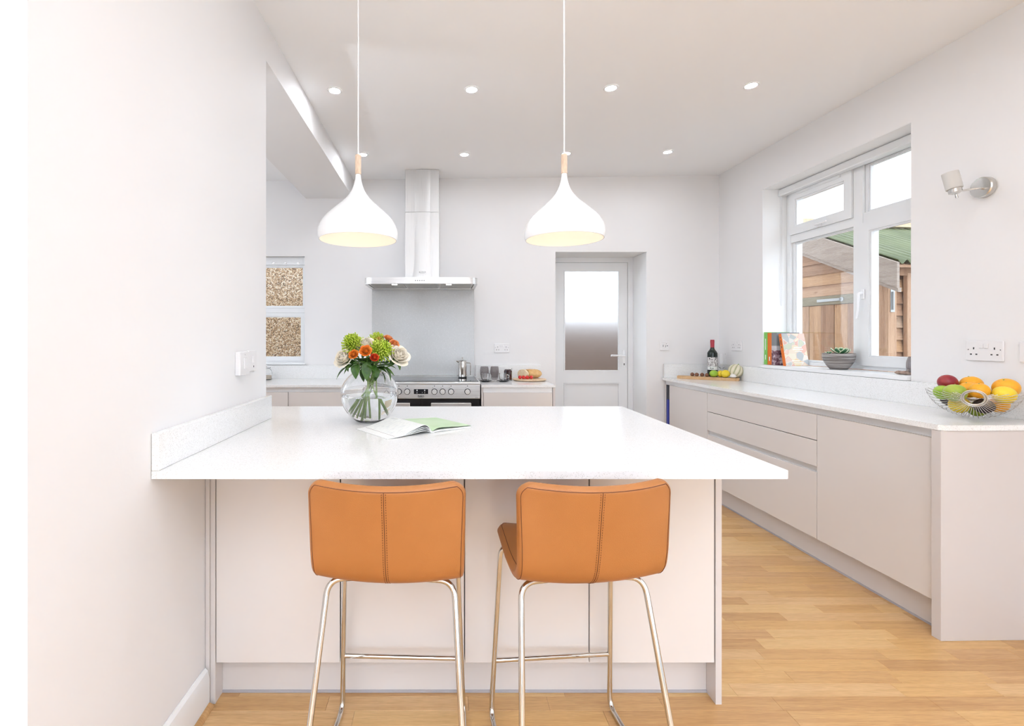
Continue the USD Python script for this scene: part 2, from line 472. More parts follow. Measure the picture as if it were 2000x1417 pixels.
while y < YW - 0.02:
    x = -4.6 - rng.random() * 0.5
    while x < 3.0:
        L = rng.choice([0.28, 0.36, 0.42, 0.5, 0.56, 0.62]) * rng.uniform(0.95, 1.05)
        x0, x1 = max(x, -4.6), x + L
        tone = rng.choice([0, 0, 1, 1, 2, 3, 3, 4, 5, 5])
        ymid = y + ROW / 2
        seen = (1.62 < ymid < 1.84 and x1 > -0.86 and x0 < 1.2) or (1.62 < ymid < 4.1 and x1 > 0.62 * ymid * 0.93 and x0 < 2.22 and not (x1 < 0.98)) or (1.62 < ymid < 2.2 and x0 < 2.65 and x1 > 0.98)
        p = bx(x0 + 0.0003, x1 - 0.0003, y + 0.0003, y + ROW - 0.0003, -0.0085, 0.0, 0.0006)
        if seen and x1 > x0 + 0.02 and count < 298:
            fl.add('plank', p, f'oak{tone}', False)
            count += 1
        elif x1 > x0 + 0.02:
            far_rows.setdefault(tone, []).append(bx(x0 + 0.0003, x1 - 0.0003, y + 0.0003, y + ROW - 0.0003, -0.0085, 0.0))
        x = x1
    y += ROW
    row += 1
for t, ms in far_rows.items():
    fl.add('plank_field', cat(*ms), f'oak{t}', False, kind='stuff')
fl.add('plank_field', bx(-4.6, 3.0, -4.15, -0.4005, -0.0085, 0.0), 'oak0', False, kind='stuff')

bp = Polygon([(0, 0), (0.018, 0), (0.018, 0.10), (0.013, 0.128), (0.004, 0.138), (0, 0.138)])
m = trimesh.creation.extrude_polygon(bp, 0.738, engine='earcut')
v = np.array(m.vertices)
m.vertices = np.stack([XL + 0.001 + v[:, 0], 1.005 + v[:, 2], v[:, 1] + 0.0005], -1)
m.fix_normals()
setting('baseboard_left', 'white skirting board along the left wall under the breakfast bar', m, 'white', smooth=30)
setting('trim_2', 'white skirting board of the wall turning away left of the bar', bx(-4.59, XL - .001, 0.982, 0.999, 0.0005, 0.138, .004), 'white')
bead = Polygon([(0, 0), (0.017, 0), (0.0155, 0.007), (0.011, 0.0125), (0.005, 0.0155), (0, 0.016)])
m = trimesh.creation.extrude_polygon(bead, 0.735, engine='earcut')
v = np.array(m.vertices)
m.vertices = np.stack([XL + 0.0195 + v[:, 0], 1.005 + v[:, 2], v[:, 1] + 0.0005], -1)
m.fix_normals()
setting('trim_1', 'thin oak beading at the foot of the left skirting board', m, 'oak3', smooth=30)


def frame_rect(a0, a1, b0, b1, w):
    """A rectangular frame outline as a polygon, w wide (or four widths: left, right, bottom, top)."""
    l, r, b, t = (w,) * 4 if np.isscalar(w) else w
    return sbox(a0, b0, a1, b1).difference(sbox(a0 + l, b0 + b, a1 - r, b1 - t))


# door at the back, white plastic, upper half obscured glass
D0, D1 = 5.035, 5.088
d = Thing('door_1', 'white glazed back door with an obscured glass upper pane', None, (1.536, 5.06, 0), kind='structure')
d.add('lightened_lining', bx(1.972, 1.9745, YW + .001, D0 - .013, 0.001, 2.149), 'lining', False)  # lightened sheets over the shaded door reveal
d.add('lightened_lining', bx(1.097, 1.9715, YW + .001, D0 - .013, 2.150, 2.1525), 'lining', False)
d.add('frame', slab_xz(frame_rect(1.098, 1.973, 0.002, 2.150, (0.05, 0.05, 0.03, 0.05)), D0 - 0.012, D1), 'upvc', False)
leaf = sbox(1.150, 0.034, 1.921, 2.098).difference(sbox(1.262, 0.975, 1.840, 2.022)).difference(sbox(1.262, 0.25, 1.842, 0.858))
d.add('leaf', slab_xz(leaf, D0, D1 - 0.004), 'upvc', False)
d.add('pane', bx(1.264, 1.838, D0 + 0.020, D0 + 0.026, 0.977, 2.020), 'frosted', False, label='obscured glass pane')
bead_ = lambda a0, a1, b0, b1: slab_xz(frame_rect(a0, a1, b0, b1, 0.012), D0 - 0.004, D0 + 0.016)
d.add('glazing_bead', bead_(1.2625, 1.8395, 0.9755, 2.0215), 'upvc', False)
d.add('lower_panel', bx(1.266, 1.838, D0 + 0.012, D0 + 0.03, 0.254, 0.854), 'upvc', False)
d.add('glazing_bead', bead_(1.263, 1.841, 0.251, 0.857), 'upvc', False)
hp = d.add('handle', cat(bx(1.868, 1.898, D0 - 0.010, D0 - 0.0005, 1.02, 1.20, 0.004), tube(fillet([(1.883, D0 - 0.008, 1.137), (1.883, D0 - 0.05, 1.137), (1.735, D0 - 0.052, 1.142)], 0.02), 0.0095, 10)), 'white_metal', label='white lever handle')
d.add('keyhole', cat(cyl((1.883, D0 - 0.0115, 1.052), (1.883, D0 - 0.0095, 1.052), 0.006, 12), bx(1.8805, 1.8855, D0 - 0.0115, D0 - 0.0098, 1.036, 1.052)), 'black')
for z in (0.22, 1.06, 1.88):
    d.add('hinge', cyl((1.147, D0 - 0.010, z - 0.035), (1.147, D0 - 0.010, z + 0.035), 0.007, 12), 'upvc')


def casement(T, name, a0, a1, b0, b1, w, place, depth=(0.0, 0.06), glass=0.03):
    """A glazed rectangle: its frame ring and its pane; place(poly, d0, d1) stands the outline up."""
    p = T.add(name, place(frame_rect(a0, a1, b0, b1, w), depth[0], depth[1]), 'upvc', False)
    l, r, b, t = (w,) * 4 if np.isscalar(w) else w
    T.add('glazing_bead', place(frame_rect(a0 + l, a1 - r, b0 + b, b1 - t, 0.011), depth[0] + 0.008, depth[0] + 0.028), 'upvc', False)
    T.add('pane', place(sbox(a0 + l + .001, b0 + b + .001, a1 - r - .001, b1 - t - .001), depth[0] + glass, depth[0] + glass + 0.004), 'pane', False)
    return p


# the small window in the back-left corner
place = lambda poly, d0, d1: slab_xz(poly, 4.745 + d0, 4.745 + d1)
w = Thing('window_2', 'small white window in the back left corner looking onto pebbledash', None, (-1.84, 4.76, 1.062), kind='structure')
w.add('frame', place(frame_rect(-2.348, -1.325, 1.08, 2.107, (.03, .012, .02, .075)), 0.0, 0.07), 'upvc', False)
casement(w, 'sash', -2.316, -1.338, 1.612, 2.030, (.03, .012, .012, .012), place, (0.006, 0.06))
w.add('transom', place(sbox(-2.316, 1.565, -1.338, 1.610), -0.004, 0.065), 'upvc', False)
casement(w, 'sash', -2.316, -1.338, 1.10, 1.563, (.05, .028, .030, .030), place, (-0.006, 0.055))
w.add('window_sill', bx(-2.349, -1.312, YW - 0.03, 4.744, 1.0635, 1.082, 0.003), 'upvc', False)
for k in range(9):  # dark specks standing in for reflections along the frame head
    xk = -2.25 + k * 0.102 + rng.uniform(-.02, .02)
    w.add('reflection_speck', bx(xk, xk + rng.uniform(.012, .035), 4.7435, 4.7455, 2.043, 2.056), 'satin', False)

# the big window on the right
U0 = 2.965
place_r = lambda poly, d0, d1: (lambda mm: mm)(slab_r(poly, U0 + d0, U0 + d1))


def slab_r(poly, u0, u1):
    mm = trimesh.creation.extrude_polygon(poly, u1 - u0, engine='earcut')
    vv = np.array(mm.vertices)
    mm.vertices = np.stack([u0 + vv[:, 2], vv[:, 0], vv[:, 1]], -1)
    mm.fix_normals()
    return mm


w = Thing('window_1', 'large white four-light window above the right worktop', None, (U0, 3.39, 1.072), 'R', kind='structure')
w.add('frame', slab_r(frame_rect(2.757, 4.018, 1.104, 2.563, (.045, .045, .026, .05)), U0, U0 + 0.07), 'upvc', False)
w.add('mullion', slab_r(sbox(3.298, 1.131, 3.372, 2.512), U0 + 0.0, U0 + 0.068), 'upvc', False)
w.add('transom', slab_r(sbox(3.373, 2.105, 3.972, 2.166), U0 + 0.001, U0 + 0.067), 'upvc', False)
w.add('transom', slab_r(sbox(2.803, 2.110, 3.297, 2.180), U0 + 0.001, U0 + 0.067), 'upvc', False)
casement(w, 'top_sash', 3.374, 3.971, 2.167, 2.511, 0.062, place_r, (-0.014, 0.055))
casement(w, 'fixed_light', 2.804, 3.296, 2.181, 2.511, (.004, .02, .004, .004), place_r, (0.018, 0.06))
casement(w, 'fixed_light', 3.373, 3.971, 1.131, 2.104, (.004, .022, .004, .004), place_r, (0.018, 0.06))
casement(w, 'casement_sash', 2.804, 3.296, 1.131, 2.109, 0.060, place_r, (-0.014, 0.055))
hz = 1.60
w.add('handle', cat(bx(U0 - 0.026, U0 - 0.0145, 3.262, 3.288, 1.585, 1.655, 0.004), tube(fillet([(U0 - 0.024, 3.275, 1.628), (U0 - 0.048, 3.278, 1.626), (U0 - 0.046, 3.285, 1.52), (U0 - 0.040, 3.305, 1.455)], 0.015), [0.010] * 8 + [0.008] * 8, 10)), 'white_metal', label='white curved lever handle')
w.add('handle', cat(bx(U0 - 0.026, U0 - 0.0145, 3.63, 3.70, 2.170, 2.192, 0.004), tube(fillet([(U0 - 0.022, 3.665, 2.181), (U0 - 0.045, 3.665, 2.185), (U0 - 0.042, 3.56, 2.190)], 0.012), 0.007, 10)), 'white_metal')
w.add('trickle_vent', bx(U0 - 0.024, U0 - 0.0145, 3.46, 3.88, 2.482, 2.505, 0.003), 'upvc', False)
w.add('lightened_lining', bx(UW + .001, U0 - .001, 2.757, 4.018, 2.5615, 2.5645), 'lining', False, label='white reveal lightened against its shade')
w.add('lightened_lining', bx(UW + .001, U0 - .001, 4.0165, 4.0195, 1.101, 2.561), 'lining', False)
w.add('window_sill', bx(2.735, U0 + 0.01, 2.757, 4.018, 1.0735, 1.100, 0.003), 'white', False)
# outer reveal lining is the wall itself; the glazed front of the room behind the eye
w = Thing('window_3', 'tall glazed doors at the far end of the room behind the eye', None, (-0.7, -4.15, 0), kind='structure')
xs = np.linspace(-2.4, 2.0, 5)
for a, b in zip(xs, xs[1:]):
    w.add('door_leaf', slab_xz(frame_rect(a + .003, b - .003, 0.02, 2.45, 0.05), -4.19, -4.14), 'upvc', False)
w.add('header', slab_xz(sbox(-4.6, 0, 2.85, 2.80).difference(sbox(-2.4, -.01, 2.0, 2.452)), -4.21, -4.12), 'wall', False)
w = Thing('added_window_5', 'added glazed doors in the right wall behind the eye, for daylight', None, (UW + .1, -1.1, 0), 'R', kind='structure')  # unseen glazing added to bring daylight onto the left wall
for a in np.linspace(-2.8, 0.6, 5)[:-1]:
    w.add('door_leaf', slab_r(frame_rect(a + .003, a + .847, 0.015, 2.345, 0.06), UW + .08, UW + .14), 'upvc', False)
w = Thing('added_window_6', 'added wide window in the side wall of the kitchen corner, hidden by the left wall', None, (-3.35, 2.9, 0.98), kind='structure')  # unseen window added to light the right run and the ceiling
w.add('frame', slab_yz(frame_rect(1.503, 4.297, 0.983, 2.447, 0.06), -3.37, -3.32), 'upvc', False)
for yy in (2.4, 3.35):
    w.add('mullion', slab_yz(sbox(yy, 1.043, yy + .06, 2.387), -3.37, -3.32), 'upvc', False)
w = Thing('added_window_4', 'added flat roof window over the room behind the eye', None, (-0.1, -1.95, 2.85), kind='structure')  # unseen roof glazing added to let more daylight in
fr = sbox(-2.2, -3.4, 1.4, -0.9).difference(sbox(-2.12, -3.32, 1.32, -0.98))
w.add('frame', cat(prism(fr, 3.12, 3.18), bx(-0.43, -0.37, -3.32, -0.98, 3.12, 3.18)), 'upvc', False)

# ---------------------------------------------------------------- outside: pebbledash wall, fence, shed
M['pebble'] = mat('pebbledash', {'g': ('geometry', {}), 'v': ('voronoi_texture', {'scale': 85.0}), 's': ('separate_color', {}),
                                 'r': ('rgb_ramp', {'ramp': [(0.0, (0.13, 0.07, 0.03)), (0.3, (0.42, 0.25, 0.12)), (0.6, (0.62, 0.42, 0.24)), (0.85, (0.80, 0.66, 0.48)), (1.0, (0.9, 0.82, 0.7))]}),
                                 'b': ('bump', {'strength': 0.9, 'distance': 0.012, 'invert': True}), 'p': ('principled_bsdf', {'roughness': 0.8})},
                  [('g.position', 'v.vector'), ('v.color', 's.color'), ('s.r', 'r.fac'), ('r.color', 'p.base_color'), ('v.distance', 'b.height'), ('b.normal', 'p.normal')])
solo('neighbour_wall', 'brown pebbledashed house wall outside the back left window', 'wall', bx(-6.0, -0.75, 6.2, 6.5, -0.11, 4.2), 'pebble', kind='structure')
for i in range(5):
    c = [((0.50, 0.29, 0.175), (0.35, 0.19, 0.11)), ((0.58, 0.37, 0.235), (0.42, 0.24, 0.145)), ((0.44, 0.255, 0.15), (0.30, 0.155, 0.085)), ((0.54, 0.37, 0.255), (0.39, 0.255, 0.17)), ((0.62, 0.37, 0.20), (0.45, 0.25, 0.125))][i]
    M[f'board{i}'] = grain(f'shed_board_upright_{i + 1}', c[0], c[1], (26, 26, 1.6), 0.75, (i * 2.3, i * 4.1, i * 1.7), 1.0, 0.3, knots=(9, 9, 2.6))
    M[f'lap{i}'] = grain(f'shed_board_level_{i + 1}', c[0], c[1], (3.0, 1.8, 34), 0.75, (i * 1.9, i * 2.1, i * 3.7), 1.0, 0.3, knots=(4, 3, 9))
M['barge'] = grain('weathered_barge_board', (0.47, 0.39, 0.335), (0.34, 0.27, 0.225), (3, 3, 30), 0.8, (2, 4, 1), 1.0, 0.3, knots=(3, 3, 9))
M['rail'] = grain('grey_green_rail', (0.33, 0.29, 0.20), (0.24, 0.20, 0.135), (3, 3, 30), 0.8, (5, 1, 3), 1.0, 0.3)
M['roofgreen'] = mottled('green_corrugated_roof', (0.085, 0.105, 0.035), (0.13, 0.155, 0.06), 3.0, 0.5, 0.05)
M['cap'] = grain('pale_ridge_board', (0.72, 0.56, 0.38), (0.60, 0.44, 0.28), (3, 3, 30), 0.8, (1, 1, 8))
M['zinc'] = plain('zinc_fitting', (0.45, 0.46, 0.46), 0.5, metallic=0.7)

M['fence0'] = grain('fence_board_dark', (0.20, 0.125, 0.085), (0.13, 0.08, 0.055), (26, 26, 1.6), 0.8, (3, 1, 2), 1.0, 0.3)
M['fence1'] = grain('fence_board_brown', (0.235, 0.15, 0.105), (0.155, 0.10, 0.07), (26, 26, 1.6), 0.8, (1, 7, 5), 1.0, 0.3)
fe = Thing('garden_fence', 'brown timber fence seen blurred through the obscured back door glass', 'fence', (2.0, 7.2, -0.11))
for k in range(26):
    xk = 0.2 + k * 0.15
    fe.add('board', bx(xk, xk + 0.147, 7.2 + (k % 2) * .012, 7.218 + (k % 2) * .012, -0.11, 1.66), f'fence{k % 2}', False)
fe.add('rail', bx(0.2, 4.1, 7.235, 7.28, 0.3, 0.39), 'board2', False)

# the shed: its own frame, s along the front (away from the eye), o outward from the front towards the house
SA = math.radians(8.5)
SC = np.array([3.98, 4.342])
SF = (-math.sin(SA), math.cos(SA))      # along the gable front, away
SR = (math.cos(SA), math.sin(SA))       # along the side wall, to the right


def sh(m):
    """Shed frame (a to the right along the side wall, b away along the gable front) to the world."""
    m = m.copy()
    v = np.array(m.vertices)
    m.vertices = np.stack([SC[0] + v[:, 0] * SR[0] + v[:, 1] * SF[0], SC[1] + v[:, 0] * SR[1] + v[:, 1] * SF[1], v[:, 2]], -1)
    return m


shed = Thing('shed', 'weathered timber shed with a green corrugated roof outside the right window', 'shed', (SC[0] + 1, SC[1] + 1, -0.11))
SL = 0.50                                # roof slope
eave, half = 2.03, 1.02
shed.add('wall_core', sh(cat(bx(0.03, 2.6, 0.03, 2 * half, -0.11, 1.93))), 'board2', False)
# gable boards above the door, each lapped over the one below
for k in range(7):
    z0 = 1.745 + k * 0.112
    b1 = 2 * half - max(0.0, (z0 - 2.02) / SL)
    b0 = max(0.045, (z0 + 0.112 - 2.02) / SL)
    if b1 - b0 > 0.1:
        g = bx(-0.012, 0.012, b0, b1, z0, z0 + 0.118)
        g.vertices[:, 0] += np.where(g.vertices[:, 2] > z0 + 0.05, 0.012, -0.004)
        shed.add('gable_board', sh(g), f'lap{(k * 3 + 1) % 5}', False)
shed.add('door_rail', sh(bx(-0.03, 0.0, 0.06, 1.9, 1.655, 1.742)), 'rail', False, label='grey green door rail')
shed.add('strap_hinge', sh(cat(bx(-0.036, -0.0305, 0.40, 0.66, 1.685, 1.712), cyl((-0.036, 0.40, 1.698), (-0.0305, 0.40, 1.698), 0.022, 14))), 'zinc', label='grey strap hinge')
bw = 0.1395
for k in range(13):
    b0 = 0.07 + k * bw
    shed.add('door_board', sh(bx(-0.018 - 0.004 * (k % 2), 0.004, b0 + .002, b0 + bw - .002, -0.08, 1.652, 0.002)), f'board{(k * 2 + k // 3) % 5}', False)
shed.add('corner_post', sh(bx(-0.03, 0.055, -0.03, 0.055, -0.11, 1.95)), 'board1', False)
shed.add('door_bolt', sh(cat(bx(-0.012, 0.03, -0.036, -0.0305, 1.55, 1.75), cyl((0.005, -0.045, 1.57), (0.005, -0.045, 1.73), 0.007, 10))), 'zinc', label='grey bolt plate')
# side wall: lapped boards between posts
for k in range(18):
    z0 = -0.1 + k * 0.108
    g = bx(0.056, 2.5, -0.004, 0.02, z0, z0 + 0.112)
    g.vertices[:, 1] += np.where(g.vertices[:, 2] > z0 + 0.05, 0.014, -0.006)
    shed.add('side_board', sh(g), f'lap{(k * 2) % 5}', False)
for k, a in enumerate((0.145, 0.262, 0.52, 0.80, 1.2, 1.6)):
    shed.add('upright', sh(bx(a, a + (0.075 if k else 0.095), -0.05 - 0.012 * (k % 2), -0.012, -0.1, 1.90, 0.004)), f'board{(k * 3 + 1) % 5}', False)
shed.add('eave_beam', sh(bx(0.06, 2.5, -0.045, -0.008, 1.875, 1.945)), 'board2', False)
# barge board down the gable
bb = Polygon([(-0.16, eave - 0.16 * SL - 0.20), (half, eave + half * SL - 0.20), (half, eave + half * SL + 0.02), (-0.16, eave - 0.16 * SL + 0.02)])
shed.add('barge_board', sh(slab_yz(bb, -0.105, -0.078)), 'barge', False, label='pale grey barge board')
bb2 = Polygon([(half, eave + half * SL - 0.20), (2 * half + .16, eave - 0.16 * SL - 0.20), (2 * half + .16, eave - 0.16 * SL + 0.02), (half, eave + half * SL + 0.02)])
shed.add('barge_board', sh(slab_yz(bb2, -0.105, -0.078)), 'barge', False)
shed.add('barge_fillet', sh(slab_yz(Polygon([(-0.16, eave - 0.16 * SL - 0.235), (half, eave + half * SL - 0.235), (half, eave + half * SL - 0.20), (-0.16, eave - 0.16 * SL - 0.20)]), -0.095, -0.06)), 'barge', False)
shed.add('soffit', sh(slab_yz(Polygon([(-0.14, eave - 0.14 * SL - 0.03), (half, eave + half * SL - 0.03), (half, eave + half * SL - 0.01), (-0.14, eave - 0.14 * SL - 0.01)]), -0.078, 2.5)), 'board2', False)
aa = np.arange(-0.075, 2.55, 0.0125)
for sgn in (1, -1):
    rows = []
    for q in np.linspace(0, 1, 3):
        b = (-0.14 + (half + 0.14) * q) if sgn > 0 else (2 * half + 0.14 - (half + 0.14) * q)
        z = eave + (half * q - 0.14 * (1 - q)) * SL
        rows.append([(a, b, z + 0.02 + 0.019 * math.sin(a * 2 * math.pi / 0.098)) for a in aa])
    shed.add('roof_sheet', sh(sheet(rows, 0.004)), 'roofgreen', label='green corrugated roof sheet')
shed.add('ridge_board', sh(bx(-0.09, 2.55, half - 0.06, half + 0.06, eave + half * SL + 0.035, eave + half * SL + 0.085)), 'cap', False, label='pale ridge board')

# ================================================================== KITCHEN FURNITURE
# ---------------------------------------------------------------- breakfast bar
out = Polygon([(-0.8505, 1.424), (1.012, 1.424), (1.019, 1.431), (1.029, 2.772), (1.023, 2.778), (-1.30, 2.778), (-1.30, 2.360), (-0.8505, 2.360)])
solo('worktop', 'white speckled quartz top of the breakfast bar in front of the stools', 'worktop', prism(out, 0.9065, ZW), 'quartz', smooth=False)
solo('upstand', 'white quartz upstand along the left wall at the end of the breakfast bar', 'upstand', bx(-0.8505, -0.8290, 1.424, 2.372, ZW + .0005, 1.040, 0.0012), 'quartz', smooth=False)
YD = 1.753                                # the doors under the bar
gx = [(x - CX) * YD / F for x in (421, 664.8, 907.3, 1150.8, 1396.3)]
names = ['leftmost of the four gloss cupboards under the breakfast bar, next to the left wall', 'second gloss cupboard from the left under the breakfast bar, behind the left stool',
         'third gloss cupboard from the left under the breakfast bar, between the two stools', 'rightmost gloss cupboard under the breakfast bar, behind the right stool']
for k in range(4):
    t = Thing('base_cabinet', names[k], 'cabinet', ((gx[k] + gx[k + 1]) / 2, YD, 0.0), group='cupboards under the breakfast bar')
    t.add('body', bx(gx[k] + .001, gx[k + 1] - .001, YD + .022, 2.745, 0.148, 0.906), 'carcass', False)
    t.add('door', bx(gx[k] + .0018, gx[k + 1] - .0018, YD, YD + .019, 0.1495, 0.904, 0.0015), 'cabinet', False)
solo('end_panel', 'tall gloss end panel closing the right side of the breakfast bar', 'panel', bx(gx[4] + .0015, (1409.3 - CX) * YD / F, YD - .002, 2.77, 0.0, 0.906, 0.001), 'panel', smooth=False)
t = Thing('filler_panel', 'narrow upright filler strips between the left wall and the bar cupboards', 'panel', (-0.833, YD, 0))
t.add('strip', bx(-0.8505, (410.3 - CX) * YD / F, YD - .004, 2.34, 0.0, 0.906, 0.001), 'panel', False)
t.add('strip', bx((410.6 - CX) * YD / F, gx[0] - .0015, YD + .001, 2.34, 0.0, 0.906, 0.001), 'panel', False)
t = Thing('plinth', 'recessed kickboard under the breakfast bar cupboards', 'kickboard', (0.08, YD + .06, 0))
t.add('board', bx(gx[0] - .001, gx[4] + .001, YD + .060, YD + .076, 0.006, 0.147), 'plinth', False)
t.add('floor_seal', bx(gx[0] - .001, gx[4] + .001, YD + .0565, YD + .060, 0.0005, 0.010), 'seal', False)

# ---------------------------------------------------------------- right-hand run, in the right wall's frame
UF, UDR = 2.210, 2.233
wt = Polygon([(UF, 2.088), (UF + .016, 2.070), (UW - .0015, 2.070), (UW - .0015, 4.636), (UF, 4.640)])
solo('worktop', 'long white quartz worktop under the big right window', 'worktop', prism(wt, ZR - .024, ZR), 'quartz', 'R', smooth=False)
t = Thing('upstand', 'white quartz upstand running behind the right worktop and round its far end', 'upstand', (UW - .01, 3.35, ZR), 'R')
t.add('long_strip', bx(UW - .0215, UW - .0015, 2.070, 4.615, ZR + .0005, 1.0715), 'quartz', False)
t.add('end_strip', bx(UF + .012, UW - .0225, 4.618, 4.6365, ZR + .0005, 1.0715), 'quartz', False)
VS = [2.118, 2.786, 3.913, 4.548]
t = Thing('base_cabinet', 'gloss cupboard at the near end of the right run, below the fruit bowl', 'cabinet', (UDR, 2.45, 0), 'R')
t.add('body', bx(UDR + .022, UW - .005, VS[0] + .001, VS[1] - .001, 0.15, ZR - .026), 'carcass', False)
t.add('door', bx(UDR, UDR + .019, VS[0] + .002, VS[1] - .0018, 0.151, 0.8755, 0.0015), 'cabinet', False)
t = Thing('base_cabinet', 'gloss cupboard in the right run between the open niche and the wide drawers', 'cabinet', (UDR, 4.25, 0), 'R')
t.add('body', bx(UDR + .022, UW - .005, VS[2] + .001, VS[3] - .001, 0.15, ZR - .026), 'carcass', False)
t.add('door', bx(UDR, UDR + .019, VS[2] + .0018, VS[3] - .001, 0.151, 0.8755, 0.0015), 'cabinet', False)
t = Thing('drawer_cabinet', 'wide gloss unit of three drawers under the right window', 'drawers', (UDR, 3.35, 0), 'R')
t.add('body', bx(UDR + .035, UW - .005, VS[1] + .001, VS[2] - .001, 0.15, ZR - .026), 'carcass', False)
for z0, z1 in ((0.7255, 0.8755), (0.572, 0.7215), (0.151, 0.538)):
    t.add('drawer', bx(UDR, UDR + .019, VS[1] + .0018, VS[2] - .0018, z0, z1, 0.0015), 'cabinet', False)
t.add('handle_channel', cat(bx(UDR + .014, UDR + .034, VS[1] + .003, VS[2] - .003, 0.534, 0.577), bx(UDR + .004, UDR + .02, VS[1] + .003, VS[2] - .003, 0.5385, 0.5405)), 'channel', False, label='grey aluminium handle channel')
t = Thing('handle_channel', 'long grey aluminium handle channel under the right worktop edge', 'handle rail', (UDR, 3.35, 0.87), 'R')
t.add('rail', cat(bx(UDR + .006, UDR + .0205, VS[0] + .002, 4.628, 0.880, ZR - .0245), bx(UDR - .002, UDR + .018, VS[0] + .002, 4.628, 0.8768, 0.8800)), 'channel', False)
solo('end_panel', 'broad gloss end panel facing the eye at the near end of the right run', 'panel', bx(UF + .003, UW - .0015, VS[0] - .042, VS[0] - .0005, 0.0, ZR - .025, 0.0012), 'panel', 'R', smooth=False)
t = Thing('plinth', 'recessed kickboard along the foot of the right run', 'kickboard', (UF + .08, 3.3, 0), 'R')
t.add('board', bx(UF + .080, UF + .096, VS[0] + .001, VS[3], 0.006, 0.149), 'plinth', False)
t.add('floor_seal', bx(UF + .0765, UF + .080, VS[0] + .001, VS[3], 0.0005, 0.010), 'seal', False)
t = Thing('open_niche', 'narrow dark open niche at the far end of the right run', 'niche', (UDR, 4.6, 0), 'R')
t.add('back', bx(UDR + .30, UDR + .31, VS[3] + .001, 4.613, 0.02, ZR - .026), 'niche', False)
t.add('side', bx(UDR + .001, UDR + .45, 4.614, 4.632, 0.0005, 0.875, .001), 'panel', False)
t.add('side_lining', bx(UDR + .003, UDR + .30, 4.6115, 4.6138, 0.02, 0.874), 'niche', False)
t.add('inner_side', bx(UDR + .02, UDR + .30, VS[3] + .0005, VS[3] + .002, 0.02, 0.874), 'niche', False)
solo('storage_box', 'blue upright box pushed into the narrow niche beside the back door', 'box', bx(UDR + .006, UDR + .22, 4.578, 4.611, 0.0205, 0.735, .001), 'blue', 'R')

# ---------------------------------------------------------------- back run
YB = 4.06
CX0, CX1 = -0.665, 0.321                  # the range cooker's sides
solo('worktop', 'white quartz worktop left of the cooker under the small window', 'worktop', bx(-3.0, CX0 - .003, YB - .012, YW - .0015, 0.908, ZW, .001), 'quartz', smooth=False)
solo('upstand', 'white quartz upstand behind the worktop left of the cooker', 'upstand', bx(-3.0, CX0 - .010, YW - .0215, YW - .0015, ZW + .0005, 1.060), 'quartz', smooth=False)
bxs = [-2.52, -1.90, -1.283, CX0 - .003]
lab = ['third gloss cupboard left of the cooker, beneath the glass jar', 'second gloss cupboard left of the cooker, cut off by the left wall', 'gloss cupboard directly left of the range cooker']
for k in range(3):
    t = Thing('base_cabinet', lab[k], 'cabinet', ((bxs[k] + bxs[k + 1]) / 2, YB, 0))
    t.add('body', bx(bxs[k] + .001, bxs[k + 1] - .001, YB + .035, YW - .005, 0.15, 0.907), 'carcass', False)
    t.add('door', bx(bxs[k] + .002, bxs[k + 1] - .002, YB, YB + .019, 0.151, 0.868, .0015), 'cabinet', False)
solo('handle_channel', 'aluminium handle channel under the worktop left of the cooker', 'handle rail', cat(bx(-2.52, CX0 - .005, YB + .012, YB + .034, 0.872, 0.907), bx(-2.52, CX0 - .005, YB - .001, YB + .012, 0.8685, 0.8715)), 'channel', smooth=False)
solo('plinth', 'recessed kickboard of the cupboards left of the cooker', 'kickboard', bx(-2.52, CX0 - .005, YB + .06, YB + .075, 0.0005, 0.149), 'plinth', smooth=False)
RX0, RX1 = 0.327, 0.949
solo('worktop', 'small white quartz worktop right of the cooker carrying the bread', 'worktop', bx(RX0 + .001, RX1, YB - .012, YW - .0015, 0.908, ZW, .001), 'quartz', smooth=False)
solo('upstand', 'short white quartz upstand behind the bread and tumblers', 'upstand', bx(RX0 + .001, RX1, YW - .0215, YW - .0015, ZW + .0005, 1.060), 'quartz', smooth=False)
t = Thing('base_cabinet', 'gloss cupboard between the range cooker and the back door', 'cabinet', ((RX0 + RX1) / 2, YB, 0))
t.add('side_panel', bx(RX0 + .002, RX0 + .018, YB, YW - .005, 0.0, 0.907, .001), 'panel', False)
t.add('side_panel', bx(RX1 - .022, RX1 - .003, YB, YW - .005, 0.0, 0.907, .001), 'panel', False)
t.add('body', bx(RX0 + .02, RX1 - .024, YB + .04, YW - .006, 0.15, 0.906), 'carcass', False)
t.add('door', bx(RX0 + .021, RX1 - .025, YB + .001, YB + .020, 0.151, 0.864, .0015), 'cabinet', False)
t.add('handle_channel', cat(bx(RX0 + .02, RX1 - .024, YB + .014, YB + .038, 0.868, 0.9065), bx(RX0 + .02, RX1 - .024, YB + .002, YB + .014, 0.8645, 0.8675)), 'channel', False)
t.add('kickboard', bx(RX0 + .02, RX1 - .024, YB + .06, YB + .075, 0.0005, 0.149), 'plinth', False)

